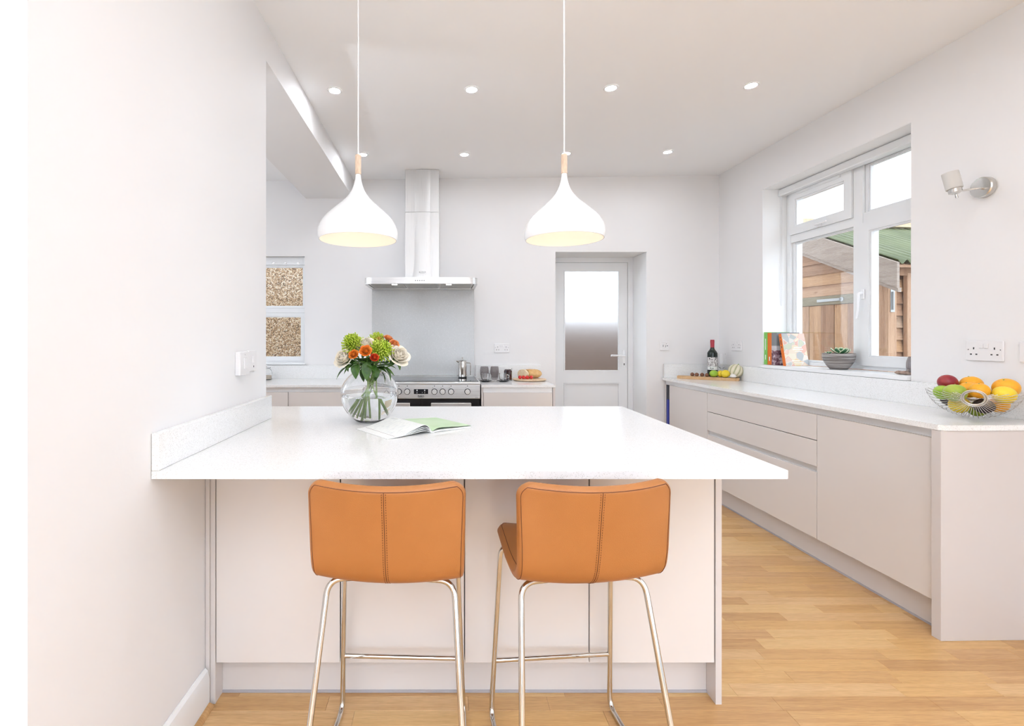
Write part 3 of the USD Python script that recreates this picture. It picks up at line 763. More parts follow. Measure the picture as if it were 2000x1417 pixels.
# splashback, cooker, hood
solo('splashback', 'pale grey glass splashback between the cooker and the hood', 'splashback', bx(-0.672, 0.311, YW - .009, YW - .0015, 0.962, 1.786, .0008), 'splash', smooth=False)
PXC = YB / F                               # metres per pixel at the cooker's front
ck = Thing('range_cooker', 'wide stainless range cooker with black glass hob and black oven doors', 'cooker', ((CX0 + CX1) / 2, YB, 0))
ck.add('body', bx(CX0, CX1, YB + .03, YW - .012, 0.03, 0.933), 'black', False)
ck.add('hob_rim', bx(CX0, CX1, YB - .004, YW - .011, 0.9335, 0.9535, .003), 'steel', False, label='polished steel hob surround')
ck.add('hob_glass', bx(CX0 + .012, CX1 - .012, YB + .035, YW - .03, 0.9536, 0.9575, .001), 'black_glass', False, label='black glass hob')
ck.add('rear_trim', bx(CX0, CX1, YW - .028, YW - .012, 0.954, 0.962, .002), 'satin', False)
panel_ = ck.add('control_panel', bx(CX0 + .001, CX1 - .001, YB, YB + .029, 0.8135, 0.9325, .002), 'steel', False, label='brushed steel control panel')
kx = lambda p: (p - CX) * PXC
kz = lambda p: H - (p - CY) * PXC
for p in (731, 763, 779, 795.5, 848.5, 864.5, 881, 913):
    c = (kx(p), kz(764.2))
    kn = ck.add('knob', cat(cyl((c[0], YB - .022, c[1]), (c[0], YB - .0075, c[1]), 0.0205, 28), bx(c[0] - .004, c[0] + .004, YB - .027, YB - .021, c[1] - .019, c[1] + .019, .001)), 'knob', label='steel knob')
    ck.add('knob_ring', cyl((c[0], YB - .0074, c[1]), (c[0], YB - .0005, c[1]), 0.0255, 28), 'black', parent=kn)
    ck.add('knob_mark', cat(bx(c[0] - .003, c[0] + .003, YB - .0008, YB - .0001, c[1] + .042, c[1] + .050), bx(c[0] - .016, c[0] - .012, YB - .0008, YB - .0001, c[1] + .030, c[1] + .034)), 'ink', False, parent=panel_)
dp = ck.add('display', bx(kx(808.3), kx(836), YB - .003, YB - .0003, kz(768.8), kz(759.5), .0006), 'display', False, label='black clock display')
ck.add('display_symbol', cat(*[bx(kx(px) - w_, kx(px) + w_, YB - .0036, YB - .0030, kz(py) - h_, kz(py) + h_) for px, py, w_, h_ in ((814.5, 762, .006, .006), (814.5, 766.6, .005, .003), (829.5, 762, .004, .006), (829.5, 766.5, .003, .003), (824.5, 766, .002, .002))]), 'digit', False, parent=dp)


def lettering(text, height, x, y, z, m='ink', bold=True):
    """Letters facing the eye (towards -y), centred at x."""
    tm = meshkit.text_mesh(text, height, 0.0006, bold)
    vv = np.array(tm.vertices)
    w_ = vv[:, 0].max()
    tm.vertices = np.stack([vv[:, 0] - w_ / 2 + x, y - vv[:, 2], vv[:, 1] + z], -1)
    tm.invert() if tm.volume < 0 else None
    return tm


ck.add('lettering', cat(lettering('beko', 0.017, kx(822), YB - .0001, kz(775.0)), bx(kx(818), kx(826), YB - .0006, YB - .0001, kz(776.4), kz(775.9))), 'ink', False, parent=panel_)
ck.add('lettering', bx(kx(928), kx(934), YB - .0006, YB - .0001, kz(776.4), kz(775.9)), 'ink', False, parent=panel_)
for a, b, h0, h1 in ((CX0 + .003, kx(821.6), 752, 801.5), (kx(822.6), CX1 - .003, 842, 919.8)):
    dr = ck.add('oven_door', bx(a, b, YB + .002, YB + .029, 0.11, 0.8125, .002), 'black_glass', False)
    x0, x1 = kx(h0), kx(h1)
    if h0 < 800:
        x0 = a + .09
    ck.add('handle', cat(bx(x0, x1, YB - .045, YB - .030, kz(793), kz(785.2), .004), cyl((x0 + .04, YB + .002, kz(789)), (x0 + .04, YB - .031, kz(789)), .007), cyl((x1 - .04, YB + .002, kz(789)), (x1 - .04, YB - .031, kz(789)), .007)), 'steel', parent=dr, label='flat steel bar handle')
ck.add('kick_strip', bx(CX0 + .01, CX1 - .01, YB + .03, YB + .04, 0.0, 0.10), 'steel', False)

hd = Thing('cooker_hood', 'stainless chimney hood with two lit lamps above the cooker', 'cooker hood', (-0.18, 4.45, 1.787))
HX0, HX1, HY0 = -0.674, 0.312, 4.165
q = [(HX0, YW - .002), (HX0, HY0 + .10)] + [(HX0 + .10 - .10 * math.cos(a), HY0 + .10 - .078 * math.sin(a)) for a in np.linspace(0.1, 1.5, 9)]
arc = [(x, HY0 + .022 - .022 * (1 - ((x + 0.181) / 0.394) ** 2)) for x in np.linspace(-0.574, 0.212, 15)]
pl = q + arc + [(-0.362 - x, y) for x, y in reversed(q)]
body_poly = Polygon(pl).buffer(0)
inner = body_poly.buffer(-0.012)
hb = hd.add('canopy', cat(prism(body_poly, 1.800, 1.842), prism(body_poly.difference(sbox(HX0 + .03, HY0 + .05, HX1 - .03, YW - .04)), 1.787, 1.800)), 'steel', 25)
for k in range(3):
    a = HX0 + .034 + k * 0.306
    fl_ = [bx(a, a + .303, HY0 + .054, YW - .045, 1.7925, 1.7985)] + [bx(a + .012, a + .291, yy, yy + .010, 1.7905, 1.7925) for yy in np.arange(HY0 + .075, YW - .07, .022)]
    hd.add('grease_filter', cat(*fl_), 'satin', False)
for px in (770.5, 876.5):
    c = at(px, 557, 4.28)
    hd.add('lamp', cyl((c[0], 4.28, 1.7862), (c[0], 4.28, 1.7902), 0.024, 20), 'hoodlamp', label='lit hood lamp')
YC = 4.42
cxx = lambda p: (p - CX) * YC / F
lo = [(cxx(790.8), YC + .02), (cxx(792.3), YC)] + [(x, YC - .014 * (1 - ((x + .18) / .16) ** 2)) for x in np.linspace(-.32, -.04, 9)] + [(cxx(856.7), YC), (cxx(858.2), YC + .02), (cxx(858.2), YW - .002), (cxx(790.8), YW - .002)]
chim = sbox(cxx(790.8), YC, cxx(858.2), YW - .002)
zs = H - (413.75 - CY) * YC / F
hd.add('lower_chimney', bx(cxx(790.8), cxx(858.2), YC, YW - .002, 1.8425, zs - .001, .003), 'steel_v', False)
hd.add('upper_chimney', bx(cxx(790.8) + .003, cxx(858.2) - .003, YC + .003, YW - .003, zs, ceil_z(-.18) - .002, .002), 'steel_v', False)
# the raised waisted spine on the chimney's front


def spine(za, zb, ww, y0):
    rows = []
    for t_ in np.linspace(0, 1, 25):
        z = za + (zb - za) * t_
        w0 = ww(t_)
        rows.append([(-.178 + s_ * w0, y0 - .005 * (1 - abs(s_) ** 3), z) for s_ in np.linspace(-1, 1, 13)])
    return sheet(rows, .003)


hd.add('front_spine', spine(1.845, zs - .002, lambda t_: .070 + .026 * max(0, 1 - t_ / .35) ** 2 + .004 * max(0, (t_ - .8) / .2), YC - .0016), 'steel_v', 40)
hd.add('front_spine', spine(zs + .001, ceil_z(-.18) - .004, lambda t_: .068 + .006 * t_, YC + .0014), 'steel_v', 40)
be = at(825, 531, YC - .014)
ov = lambda r, d: slab_xz(Polygon([(be[0] + r * math.cos(a), be[2] + r * .30 * math.sin(a)) for a in np.linspace(0, 2 * math.pi, 33)[:-1]]), YC - .014 - d, YC - .011)
bd = hd.add('badge', ov(0.031, 0.0), 'ink', False, label='dark oval maker badge')
hd.add('badge_mark', cat(ov(.026, .0005), ), 'satin', False, parent=bd)
hd.add('badge_mark', cat(*[bx(be[0] - .017 + k * .006, be[0] - .0135 + k * .006, YC - .0150, YC - .0145, be[2] - .003, be[2] + .003) for k in range(6)]), 'ink', False, parent=bd)
for k in range(5):
    c = at(811.5 + k * 4.2, 547.5, HY0)
    hd.add('button', cyl((c[0], HY0 - .003, c[2]), (c[0], HY0 + .004, c[2]), 0.0042, 12), 'ink', parent=hb)

# ---------------------------------------------------------------- switch plates and sockets
def plate(name, label, cat_, c, n, w_, h_, holes, group=None, dbl=True, thick=.009, rocker=None):
    """A wall plate at c. n: 'y' faces the eye from the back wall, 'u' faces left from the right wall, 'x' faces right from the left wall."""
    rz = {'y': 0.0, 'u': math.degrees(TH) - 90.0, 'x': 90.0}[n]
    t = Thing(name, label, cat_, c, 'own', rz, group)
    t.add('plate', bx(-w_ / 2, w_ / 2, -thick, -.0005, -h_ / 2, h_ / 2, .002), 'plate', False)
    if rocker:
        for a, b, zz0, zz1 in rocker:
            t.add('rocker', bx(a, b, -thick - .004, -thick + .001, zz0, zz1, .0015), 'plate', False)
    for a, z, ww, hh in holes:
        t.add('pin_hole', bx(a - ww / 2, a + ww / 2, -thick - .0004, -thick + .001, z - hh / 2, z + hh / 2), 'hole', False)
    return t


def double_socket(label, c, n, s=1.0, group='double sockets'):
    w_, h_ = .158 * s, .096 * s
    holes = []
    for sx in (-.044, .044):
        holes += [(sx * s, .012 * s, .005 * s, .010 * s), (sx * s - .012 * s, -.017 * s, .008 * s, .006 * s), (sx * s + .012 * s, -.017 * s, .008 * s, .006 * s)]
    holes += [(-.068 * s, .006 * s, .004, .004), (.068 * s, .006 * s, .004, .004)]
    return plate('double_socket', label, 'socket', c, n, w_, h_, holes, group, rocker=[(-.019 * s, -.002 * s, .012 * s, .034 * s), (.002 * s, .019 * s, .012 * s, .034 * s)])


double_socket('white double socket on the back wall above the tumblers', at(980, 679.5, YW), 'y', .92)
t = plate('fused_switch', 'small white plate with dark marks between the door and the wine bottle', 'switch', at(1298, 675, YW), 'y', .088, .088, [(-.018, .0, .004, .02), (.006, -.004, .004, .02), (.022, .0, .008, .008), (.012, .02, .004, .006)])
c = at_u(1439.5, 675, UW)
double_socket('white double socket on the right wall behind the melon', r2w(*c), 'u', .93)
c = at_u(1925, 685, UW)
double_socket('large white double socket on the right wall above the fruit bowl', r2w(*c), 'u', 1.04)
c = at_u(2002, 687, UW)
plate('wall_switch', 'white plate cut off by the right edge of the picture', 'switch', r2w(*c) - np.array([0, .035, 0]), 'u', .10, .096, [], rocker=[(-.012, .012, -.02, .02)])
c = at(468, 709, 2.053)
plate('wall_switch', 'thicker white rocker switch, left of the two plates on the left wall', 'switch', (XL, 2.052, c[2]), 'x', .100, .098, [(0, .036, .003, .003)], 'plates on the left wall', thick=.022, rocker=[(-.014, .014, -.022, .022)])
plate('wall_switch', 'thinner white plate with a small dark dot, right of the two on the left wall', 'switch', (XL, 2.166, c[2] + .006), 'x', .090, .092, [(.008, -.026, .006, .008)], 'plates on the left wall', thick=.011, rocker=[(-.012, .012, -.012, .02)])

# ---------------------------------------------------------------- wall lamp on the right wall
c = at_u(1926, 366, UW)
wl = Thing('wall_lamp', 'unlit chrome wall lamp with a frosted glass shade on the right wall', 'wall lamp', r2w(*c), 'own', math.degrees(TH) - 90.0)
face = lambda m: turn(m, math.pi / 2, (1, 0, 0))        # +z to -y, out of the wall
wl.add('base_plate', face(lathe([(0, 0.0005), (.048, 0.0005), (.051, .004), (.051, .026), (.047, .031), (0, .033)], 40)), 'satin', label='round satin backplate')
wl.add('arm', tube(fillet([(.016, -.030, -.012), (.020, -.052, -.008), (.0, -.085, -.010), (-.012, -.118, -.014)], .012), .0052, 12), 'chrome')
tilt = lambda m: move(turn(turn(m, math.radians(-9), (0, 1, 0)), math.radians(6), (1, 0, 0)), (-.016, -.140, -.014))
wl.add('holder', tilt(cat(lathe([(0, -.016), (.012, -.016), (.022, -.010), (.026, -.008), (.026, .010), (.022, .010), (.0, .008)], 28), cyl((0, 0, -.036), (0, 0, -.014), .005, 12))), 'chrome')
wl.add('shade', tilt(lathe([(0.002, .011), (.030, .011), (.0325, .014), (.0325, .098), (.0295, .098), (.0295, .016), (0.002, .016)], 36)), 'frost_shade', label='frosted glass cylinder shade')

# ================================================================== LAMPS AND BLIND
def make_downlight(label, c):
    t = Thing('downlight', label, 'downlight', c, 'own', group='recessed ceiling downlights')
    t.add('rim', lathe([(.031, -.0005), (.046, -.0005), (.046, -.003), (.042, -.006), (.034, -.006), (.031, -.003)], 36), 'white_metal')
    t.add('lamp', lathe([(0, -.0005), (.0305, -.0005), (.0305, -.0030), (0, -.0030)], 32), 'downlight', label='lit lamp')
    return t


spots = [((654, 176), 'downlight at the left end of the nearer row, beside the left pendant cord'), ((921, 174), 'second downlight from the left in the nearer row, between the two pendant cords'),
         ((1193, 171), 'third downlight from the left in the nearer row, right of the right pendant cord'), ((1467, 166), 'rightmost downlight of the nearer row, towards the window wall'),
         ((709, 301), 'leftmost downlight of the farther row, by the left pendant neck'), ((907, 301), 'second downlight from the left in the farther row, right of the hood chimney'),
         ((1106, 299), 'downlight of the farther row beside the wooden neck of the right pendant'), ((1304, 296), 'rightmost downlight of the farther row, above the back door')]
first = None
for (px, py), label in spots:
    x = 0.0
    for _ in range(6):
        Y = F * (ceil_z(x) - H) / (CY - py)
        x = (px - CX) * Y / F
    if first is None:
        first = make_downlight(label, (x, Y, ceil_z(x)))
    else:
        dup(first, 'downlight', (x, Y, ceil_z(x)), 0.0, label)

# extra downlights added out of sight along the same grid, to brighten the room
WORD = ('first', 'second', 'third')
for i, (x, Y) in enumerate([(x, Y) for Y in (1.95, 0.75) for x in (.20, 1.05, 1.90)]):
    dup(first, 'downlight', (x, Y, ceil_z(x)), 0.0, f'{WORD[i % 3]} added downlight from the left in the row {"over the bar" if Y > 1 else "overhead"}, above the picture')
for x, Y, lab_ in ((-2.3, 3.0, 'nearer added downlight in the kitchen corner hidden by the left wall'), (-2.3, 4.05, 'farther added downlight in the kitchen corner hidden by the left wall'), (-2.0, -0.6, 'left added downlight behind the viewpoint'), (1.9, -0.6, 'right added downlight behind the viewpoint')):
    dup(first, 'downlight', (x, Y, ceil_z(x)), 0.0, lab_)

PY = 2.0
SHADE = [(.0105, .270), (.0108, .262), (.0125, .250), (.0150, .238), (.0195, .222), (.0265, .205), (.036, .188), (.050, .170), (.070, .150), (.092, .131), (.113, .112), (.131, .094), (.145, .076), (.155, .058), (.161, .040), (.1625, .024), (.161, .010), (.158, .0)]
IN = [(r - .0028 if r > .02 else max(r - .0035, .006), z - (.003 if z > .15 else 0)) for r, z in SHADE]


def pendant(label, c):
    t = Thing('pendant_lamp', label, 'pendant lamp', c, 'own', group='pendant lamps over the breakfast bar')
    zc = ceil_z(c[0]) - c[2]
    sh_ = t.add('shade', lathe(SHADE + IN[::-1] + [SHADE[0]], 72), 'white_metal', 40, label='glossy white onion-shaped shade')
    lin = [(r - .0003, z) for r, z in IN[1:]]
    lin2 = [(r - .0010, z - .0006 if z > .1 else z) for r, z in lin]
    t.add('lining', lathe(lin + lin2[::-1] + [lin[0]], 72), 'cream_in', 40, parent=sh_, label='warm cream inside')
    t.add('wooden_neck', lathe([(0, .2706), (.0118, .2706), (.0125, .273), (.0125, .345), (.0118, .349), (.009, .351), (0, .351)], 28), 'pale_wood', label='pale wooden neck')
    t.add('cord', cyl((0, 0, .3505), (0, 0, zc - .022), .0030, 10), 'cord')
    t.add('ceiling_rose', lathe([(0, zc - .024), (.03, zc - .023), (.048, zc - .016), (.05, zc - .003), (.05, zc - .001), (0, zc - .001)], 36), 'white_metal')
    t.add('lamp_holder', cyl((0, 0, .125), (0, 0, .206), .0175, 16), 'cream_in')
    t.add('bulb', cat(ball((0, 0, .075), .030, 3), cyl((0, 0, .085), (0, 0, .126), .015, 16)), 'bulb', label='lit round bulb')
    return t


p1 = at(699.5, 469, PY)
p2 = at(1102, 467.5, PY)
lamp1 = pendant('white onion-shaped pendant lamp hanging left, above the flowers', tuple(p1))
pendant('white onion-shaped pendant lamp hanging right, in front of the back door', tuple(p2))

M['added_uplight'] = glow('added_uplighter_glow', (0.90, 0.98, 1.10), ADDED_UPLIGHT)  # unseen lamps added to bounce light off the ceiling
for x, y, k_, lab_ in ((-2.6, -2.6, 1.0, 'added tall white uplighter left of the viewpoint, outside the picture'), (0.45, -1.0, 1.0, 'added tall white uplighter straight behind the viewpoint, outside the picture'),
                       (-2.5, 2.1, 0.46, 'added tall white uplighter in the kitchen corner hidden by the left wall')):
    t = Thing('added_uplighter', lab_, 'added lamp', (x, y, 0), 'own')
    t.add('base', lathe([(0, .0005), (.15, .0005), (.15, .014), (.03, .024), (0, .024)], 40), 'white_metal')
    t.add('pole', cyl((0, 0, .023), (0, 0, 1.74), .012, 16), 'white_metal')
    t.add('bowl', lathe([(0, 1.735), (.05, 1.74), (.13, 1.79), (.17, 1.85), (.165, 1.85), (.126, 1.795), (.05, 1.748), (0, 1.745)], 44), 'white_metal')
    t.add('lamp', lathe([(0, 1.80), (.118 * k_, 1.80), (.118 * k_, 1.806), (0, 1.806)], 40), 'added_uplight')

rb = Thing('roller_blind', 'white roller blind cassette rolled up along the top of the right window', 'blind', (2.905, 3.39, 2.505), 'R')
cas = Polygon([(2.893, 2.512), (2.899, 2.505), (2.950, 2.505), (2.950, 2.562), (2.902, 2.562), (2.893, 2.553)])
m = trimesh.creation.extrude_polygon(cas, 1.245, engine='earcut')
v = np.array(m.vertices)
m.vertices = np.stack([v[:, 0], 2.762 + v[:, 2], v[:, 1]], -1)
m.fix_normals()
m.apply_translation((0, 0, -.0015))
rb.add('cassette', m, 'upvc', False)
rb.add('end_cap', bx(2.889, 2.951, 4.0060, 4.0150, 2.5005, 2.561, .002), 'upvc', False)
rb.add('pull_chain', cat(tube([(2.905, 4.010, 2.502), (2.905, 4.010, 1.62), (2.9075, 4.010, 1.595), (2.912, 4.010, 1.588), (2.9165, 4.010, 1.595), (2.919, 4.010, 1.62), (2.919, 4.010, 2.502)], .0014, 6)), 'cord')

# ================================================================== BAR STOOLS
def shell_mesh():
    prof = smooth_path([(-.205, .925), (-.196, .87), (-.183, .79), (-.170, .715), (-.152, .668), (-.115, .643), (-.06, .636), (.02, .641), (.10, .650), (.165, .657), (.205, .656)], 6)
    d = np.r_[0, np.cumsum(np.linalg.norm(np.diff(prof, axis=0), axis=1))]
    n = 64
    e = (1 - np.cos(np.linspace(0, math.pi, n))) / 2
    q = (0.45 * np.linspace(0, 1, n) + 0.55 * e) * d[-1]
    py, pz = np.interp(q, d, prof[:, 0]), np.interp(q, d, prof[:, 1])
    ty, tz = np.gradient(py, q), np.gradient(pz, q)
    L = d[-1]
    k = 33
    s = np.sin(np.linspace(-math.pi / 2, math.pi / 2, k)) * .6 + np.linspace(-1, 1, k) * .4
    P, N, T = np.zeros((n, k, 3)), np.zeros((n, k, 3)), np.zeros((n, k))
    for i in range(n):
        b = np.clip((pz[i] - .66) / .24, 0, 1)                 # how far up the back
        w0 = .217 * b + (1 - b) * (.213 - .010 * np.clip(py[i] / .2, 0, 1))
        w = w0
        for end, r in ((q[i], .045), (L - q[i], .05)):
            if end < r:
                w = min(w, w0 - r + math.sqrt(max(r * r - (r - end) ** 2, 0)))
        x = s * w
        y = py[i] + (.046 * b + .012 * (1 - b) * (py[i] < -.05)) * (x / .215) ** 2
        z = pz[i] + (.010 * b + .016 * (1 - b)) * (x / .215) ** 2
        P[i] = np.stack([x, y, z], -1)
        edge = min(q[i], L - q[i])
        T[i] = .017 * np.sqrt(np.clip(1 - np.clip(1 - (np.minimum((1 - abs(s)) * w, edge)) / .016, 0, 1) ** 2, 0.02, 1))
    du, dv = np.gradient(P, axis=0), np.gradient(P, axis=1)
    N = np.cross(dv, du)
    N /= np.linalg.norm(N, axis=2, keepdims=True) + 1e-9
    A, B = P + N * T[..., None], P - N * T[..., None]
    v = np.vstack([A.reshape(-1, 3), B.reshape(-1, 3)])
    i, j = np.meshgrid(np.arange(n - 1), np.arange(k - 1), indexing='ij')
    qd = np.stack([i * k + j, (i + 1) * k + j, (i + 1) * k + j + 1, i * k + j + 1], -1).reshape(-1, 4)
    o = n * k
    f = [*np.vstack([qd[:, [0, 1, 2]], qd[:, [0, 2, 3]]]), *(np.vstack([qd[:, [0, 2, 1]], qd[:, [0, 3, 2]]]) + o)]
    rim = [(a, 0) for a in range(n)] + [(n - 1, b) for b in range(1, k)] + [(a, k - 1) for a in range(n - 2, -1, -1)] + [(0, b) for b in range(k - 2, 0, -1)]
    ids = [a * k + b for a, b in rim]
    for a, b in zip(ids, ids[1:] + ids[:1]):
        f += [(a, b + o, b), (a, a + o, b + o)]
    m = trimesh.Trimesh(v, np.array(f), process=False)
    m.merge_vertices()
    m.update_faces(m.nondegenerate_faces())
    m.fix_normals()
    return m, A, B, rim


SH, SA_, SB_, RIM = shell_mesh()
out_face = SA_ if SA_[10, 16, 1] < SB_[10, 16, 1] else SB_      # the face away from the sitter (towards the eye)
in_face = SB_ if out_face is SA_ else SA_
mid = out_face.shape[1] // 2


def stool(label, loc, rot):
    t = Thing('bar_stool', label, 'bar stool', loc, 'own', rot, 'tan leather bar stools at the breakfast bar')
    sh_ = t.add('seat_shell', SH, 'leather', 60, label='tan leather one-piece seat and back')
    off = lambda P, d: P + d
    rim_i = [(min(max(a, 2), out_face.shape[0] - 3), min(max(b, 2), out_face.shape[1] - 3)) for a, b in RIM]
    seen, ring = set(), []
    for ab in rim_i:
        if ab not in seen:
            seen.add(ab)
            ring.append(ab)
    t.add('piping', tube([out_face[a, b] for a, b in ring], .0011, 6, True), 'stitch', parent=sh_)
    t.add('piping', tube([in_face[a, b] for a, b in ring], .0011, 6, True), 'stitch', parent=sh_)
    line = np.array([out_face[a, mid] for a in range(2, 40)])
    t.add('seam', tube(line, .0011, 6), 'stitch', parent=sh_)
    st = []
    dense = smooth_path(line, 4)
    dd = np.r_[0, np.cumsum(np.linalg.norm(np.diff(dense, axis=0), axis=1))]
    for sx in (-.0055, .0055):
        for q_ in np.arange(0.004, dd[-1] - .004, .0072):
            a = np.array([np.interp(q_, dd, dense[:, i]) for i in range(3)]) + (sx, 0, 0)
            b = np.array([np.interp(q_ + .0038, dd, dense[:, i]) for i in range(3)]) + (sx, 0, 0)
            st.append(tube([a, b], .0009, 4))
    t.add('stitching', cat(*st), 'stitch', False, parent=sh_, kind='stuff')
    R = .0088
    for sx in (-1, 1):
        path = fillet([(sx * .03, -.060, .6145), (sx * .184, -.078, .6145), (sx * .224, -.255, R + .0005), (sx * .214, .222, R + .0005), (sx * .192, .165, .622), (sx * .03, .150, .626)], .045, 8)
        t.add('leg_frame', tube(path, R, 14), 'chrome', 50, label='bent chrome tube leg frame')
    t.add('footrest', cyl((-.203, .2045, .205), (.203, .2045, .205), .0080, 14), 'chrome', label='chrome footrest bar')
    t.add('under_plate', bx(-.10, .10, -.03, .140, .617, .621, .001), 'black', False)
    return t


stool('tan leather bar stool on the left, with its back square to the eye', (-.146, 1.497, 0), -2.0)
stool('tan leather bar stool on the right, turned so that its seat edge shows', (.405, 1.497, 0), 5.0)

# ================================================================== ON THE BREAKFAST BAR
VC = np.array([-.3385, 2.281, ZW])
vase_out = [(.050, 0.0003), (.060, .002), (.079, .016), (.101, .038), (.119, .066), (.131, .100), (.1345, .128), (.131, .156), (.119, .184), (.101, .208), (.084, .224), (.0755, .233), (.0735, .239), (.0745, .2435)]
vase_in = [(.0710, .2435), (.0700, .239), (.0722, .232), (.0808, .2215), (.0975, .2050), (.1152, .1815), (.127, .155), (.1305, .128), (.127, .101), (.115, .0685), (.0975, .042), (.075, .0185), (.052, .0075), (0, .007)]


def refine(p, n=4):
    q = smooth_path([(r, 0, z) for r, z in p], n)
    return [(max(a[0], 0), a[2]) for a in q]


t = Thing('vase', 'round clear glass vase of flowers standing on the breakfast bar', 'vase', tuple(VC), 'own')
t.add('vessel', lathe([(0, .0003)] + refine(vase_out) + refine(vase_in), 64), 'glass', 40)
wp = [(0, .0073)] + [(r - .0002, z + .0002) for r, z in refine(vase_in)[::-1] if z < .118 and r > 0] + [(.1298, .120), (.127, .119), (0, .119)]
wt_ = Thing('water', 'clear water half filling the round vase', 'water', tuple(VC), 'own')
wt_.add('body', lathe(wp, 64), 'water', 40)

for nm, c1, c2, kw in (('rose_orange', (0.85, 0.20, 0.015), (0.90, 0.34, 0.05), {}), ('rose_red', (0.72, 0.045, 0.02), (0.85, 0.12, 0.03), {}), ('rose_cream', (0.94, 0.84, 0.67), (0.95, 0.90, 0.80), {}), ('rose_coral', (0.86, 0.28, 0.08), (0.90, 0.42, 0.16), {}),
                       ('mum_green', (0.44, 0.60, 0.035), (0.68, 0.78, 0.13), {})):
    M[nm] = mat(nm, {'t': ('texture_coordinate', {}), 'n': ('noise_texture', {'scale': 30.0, 'detail': 3.0}), 'r': ('rgb_ramp', {'ramp': [(0.35, c1), (0.65, c2)]}), 'd': ('principled_bsdf', {'roughness': 0.55, 'specular_ior_level': 0.3}),
                     'l': ('translucent_bsdf', {}), 'm': ('mix_closure', {'fac': 0.12 if 'cream' in nm else 0.2})},
                [('t.object', 'n.vector'), ('n.fac', 'r.fac'), ('r.color', 'd.base_color'), ('r.color', 'l.color'), ('d.BSDF', 'm.closure1'), ('l.BSDF', 'm.closure2')], surface='m.closure')
M['leafg'] = mottled('rose_leaf', (0.024, 0.075, 0.008), (0.07, 0.16, 0.02), 40.0, 0.4, 0.1)
M['stemg'] = mottled('flower_stem', (0.20, 0.33, 0.07), (0.32, 0.44, 0.12), 40.0, 0.45, 0.05)


def petal(a0, w, r0, r1, h, curl, z0=0.0, cup=1.0):
    """One petal round the axis at angle a0, as a thin sheet."""
    rows = []
    for t_ in np.linspace(0, 1, 7):
        row = []
        ww = w * (math.sin(min(t_ * 1.25, 1) * math.pi / 2) ** .6) * (1 - .30 * max(0, (t_ - .7) / .3) ** 2)
        for s_ in np.linspace(-1, 1, 7):
            a = a0 + s_ * ww
            rr = r0 * .35 + (r1 - r0 * .35) * math.sin(t_ * math.pi / 2 * cup) + curl * max(0, t_ - .72) / .28 * (1 - .35 * s_ * s_)
            z = z0 + h * (t_ - .18 * s_ * s_ * t_ ** 2) - curl * .35 * max(0, t_ - .75) / .25
            row.append((rr * math.cos(a), rr * math.sin(a), z))
        rows.append(row)
    return sheet(rows, .0006)


def rose_bloom(R, seed, opened=1.0):
    r_ = random.Random(seed)
    ms = [ball((0, 0, R * .52), R * .20, 2, (1, 1, 2.1))]
    for k, (n, rf, hf, cf) in enumerate([(3, .11, 1.0, -.03), (3, .24, 1.02, -.05), (4, .40, 1.0, -.04), (5, .58, .93, .03), (6, .77, .80, .12), (6, .95, .60, .24)]):
        o = r_.random() * 6
        for j in range(n):
            ms.append(petal(o + j * 2 * math.pi / n + r_.uniform(-.12, .12), 4.0 / n * r_.uniform(.92, 1.08), R * rf * .75, R * rf * (.82 + .1 * opened), R * 1.05 * hf * r_.uniform(.95, 1.05), R * cf * opened, 0))
    return cat(*ms)


def mum_bloom(R, seed, n=150):
    r_ = random.Random(seed)
    ms = []
    for i in range(n):
        u = (i + .5) / n
        th = u ** .8 * 1.75
        ph = i * 2.399963
        d = np.array([math.sin(th) * math.cos(ph), math.sin(th) * math.sin(ph), math.cos(th)])
        L = R * r_.uniform(.78, 1.12)
        side = np.cross(d, (0, 0, 1.0)) if th > .1 else np.array([1.0, 0, 0])
        side /= np.linalg.norm(side) + 1e-9
        up = np.cross(side, d)
        pts = [d * L * .25, d * L * .7 + np.array([0, 0, -.02 * R]), d * L * .95 + up * L * .02, d * L * 1.0 + up * L * .14 * (1 if r_.random() < .7 else -.5)]
        ms.append(tube(smooth_path(pts, 2), np.array([.0011, .0017, .0021, .0024, .0025, .0022, .0010]) * R / .045, 5))
    ms.append(ball((0, 0, 0), R * .45, 2))
    return cat(*ms)


def leaf_mesh(L, W, droop, fold=.3):
    rows = []
    for t_ in np.linspace(0, 1, 9):
        w = W * math.sin(math.pi * t_ ** .8) ** .9 + .0004
        row = []
        for s_ in np.linspace(-1, 1, 5):
            row.append((s_ * w, L * t_, abs(s_) * w * fold - droop * t_ * t_ * L))
        rows.append(row)
    return sheet(rows, .0005)


def orient(m, d, up=(0, 0, 1)):
    """+y to d, +z as near up as it goes."""
    d = np.array(d, float) / np.linalg.norm(d)
    x = np.cross(d, up)
    x /= np.linalg.norm(x) + 1e-9
    z = np.cross(x, d)
    m = m.copy()
    m.vertices = np.array(m.vertices) @ np.array([x, d, z])
    return m


fr = random.Random(21)
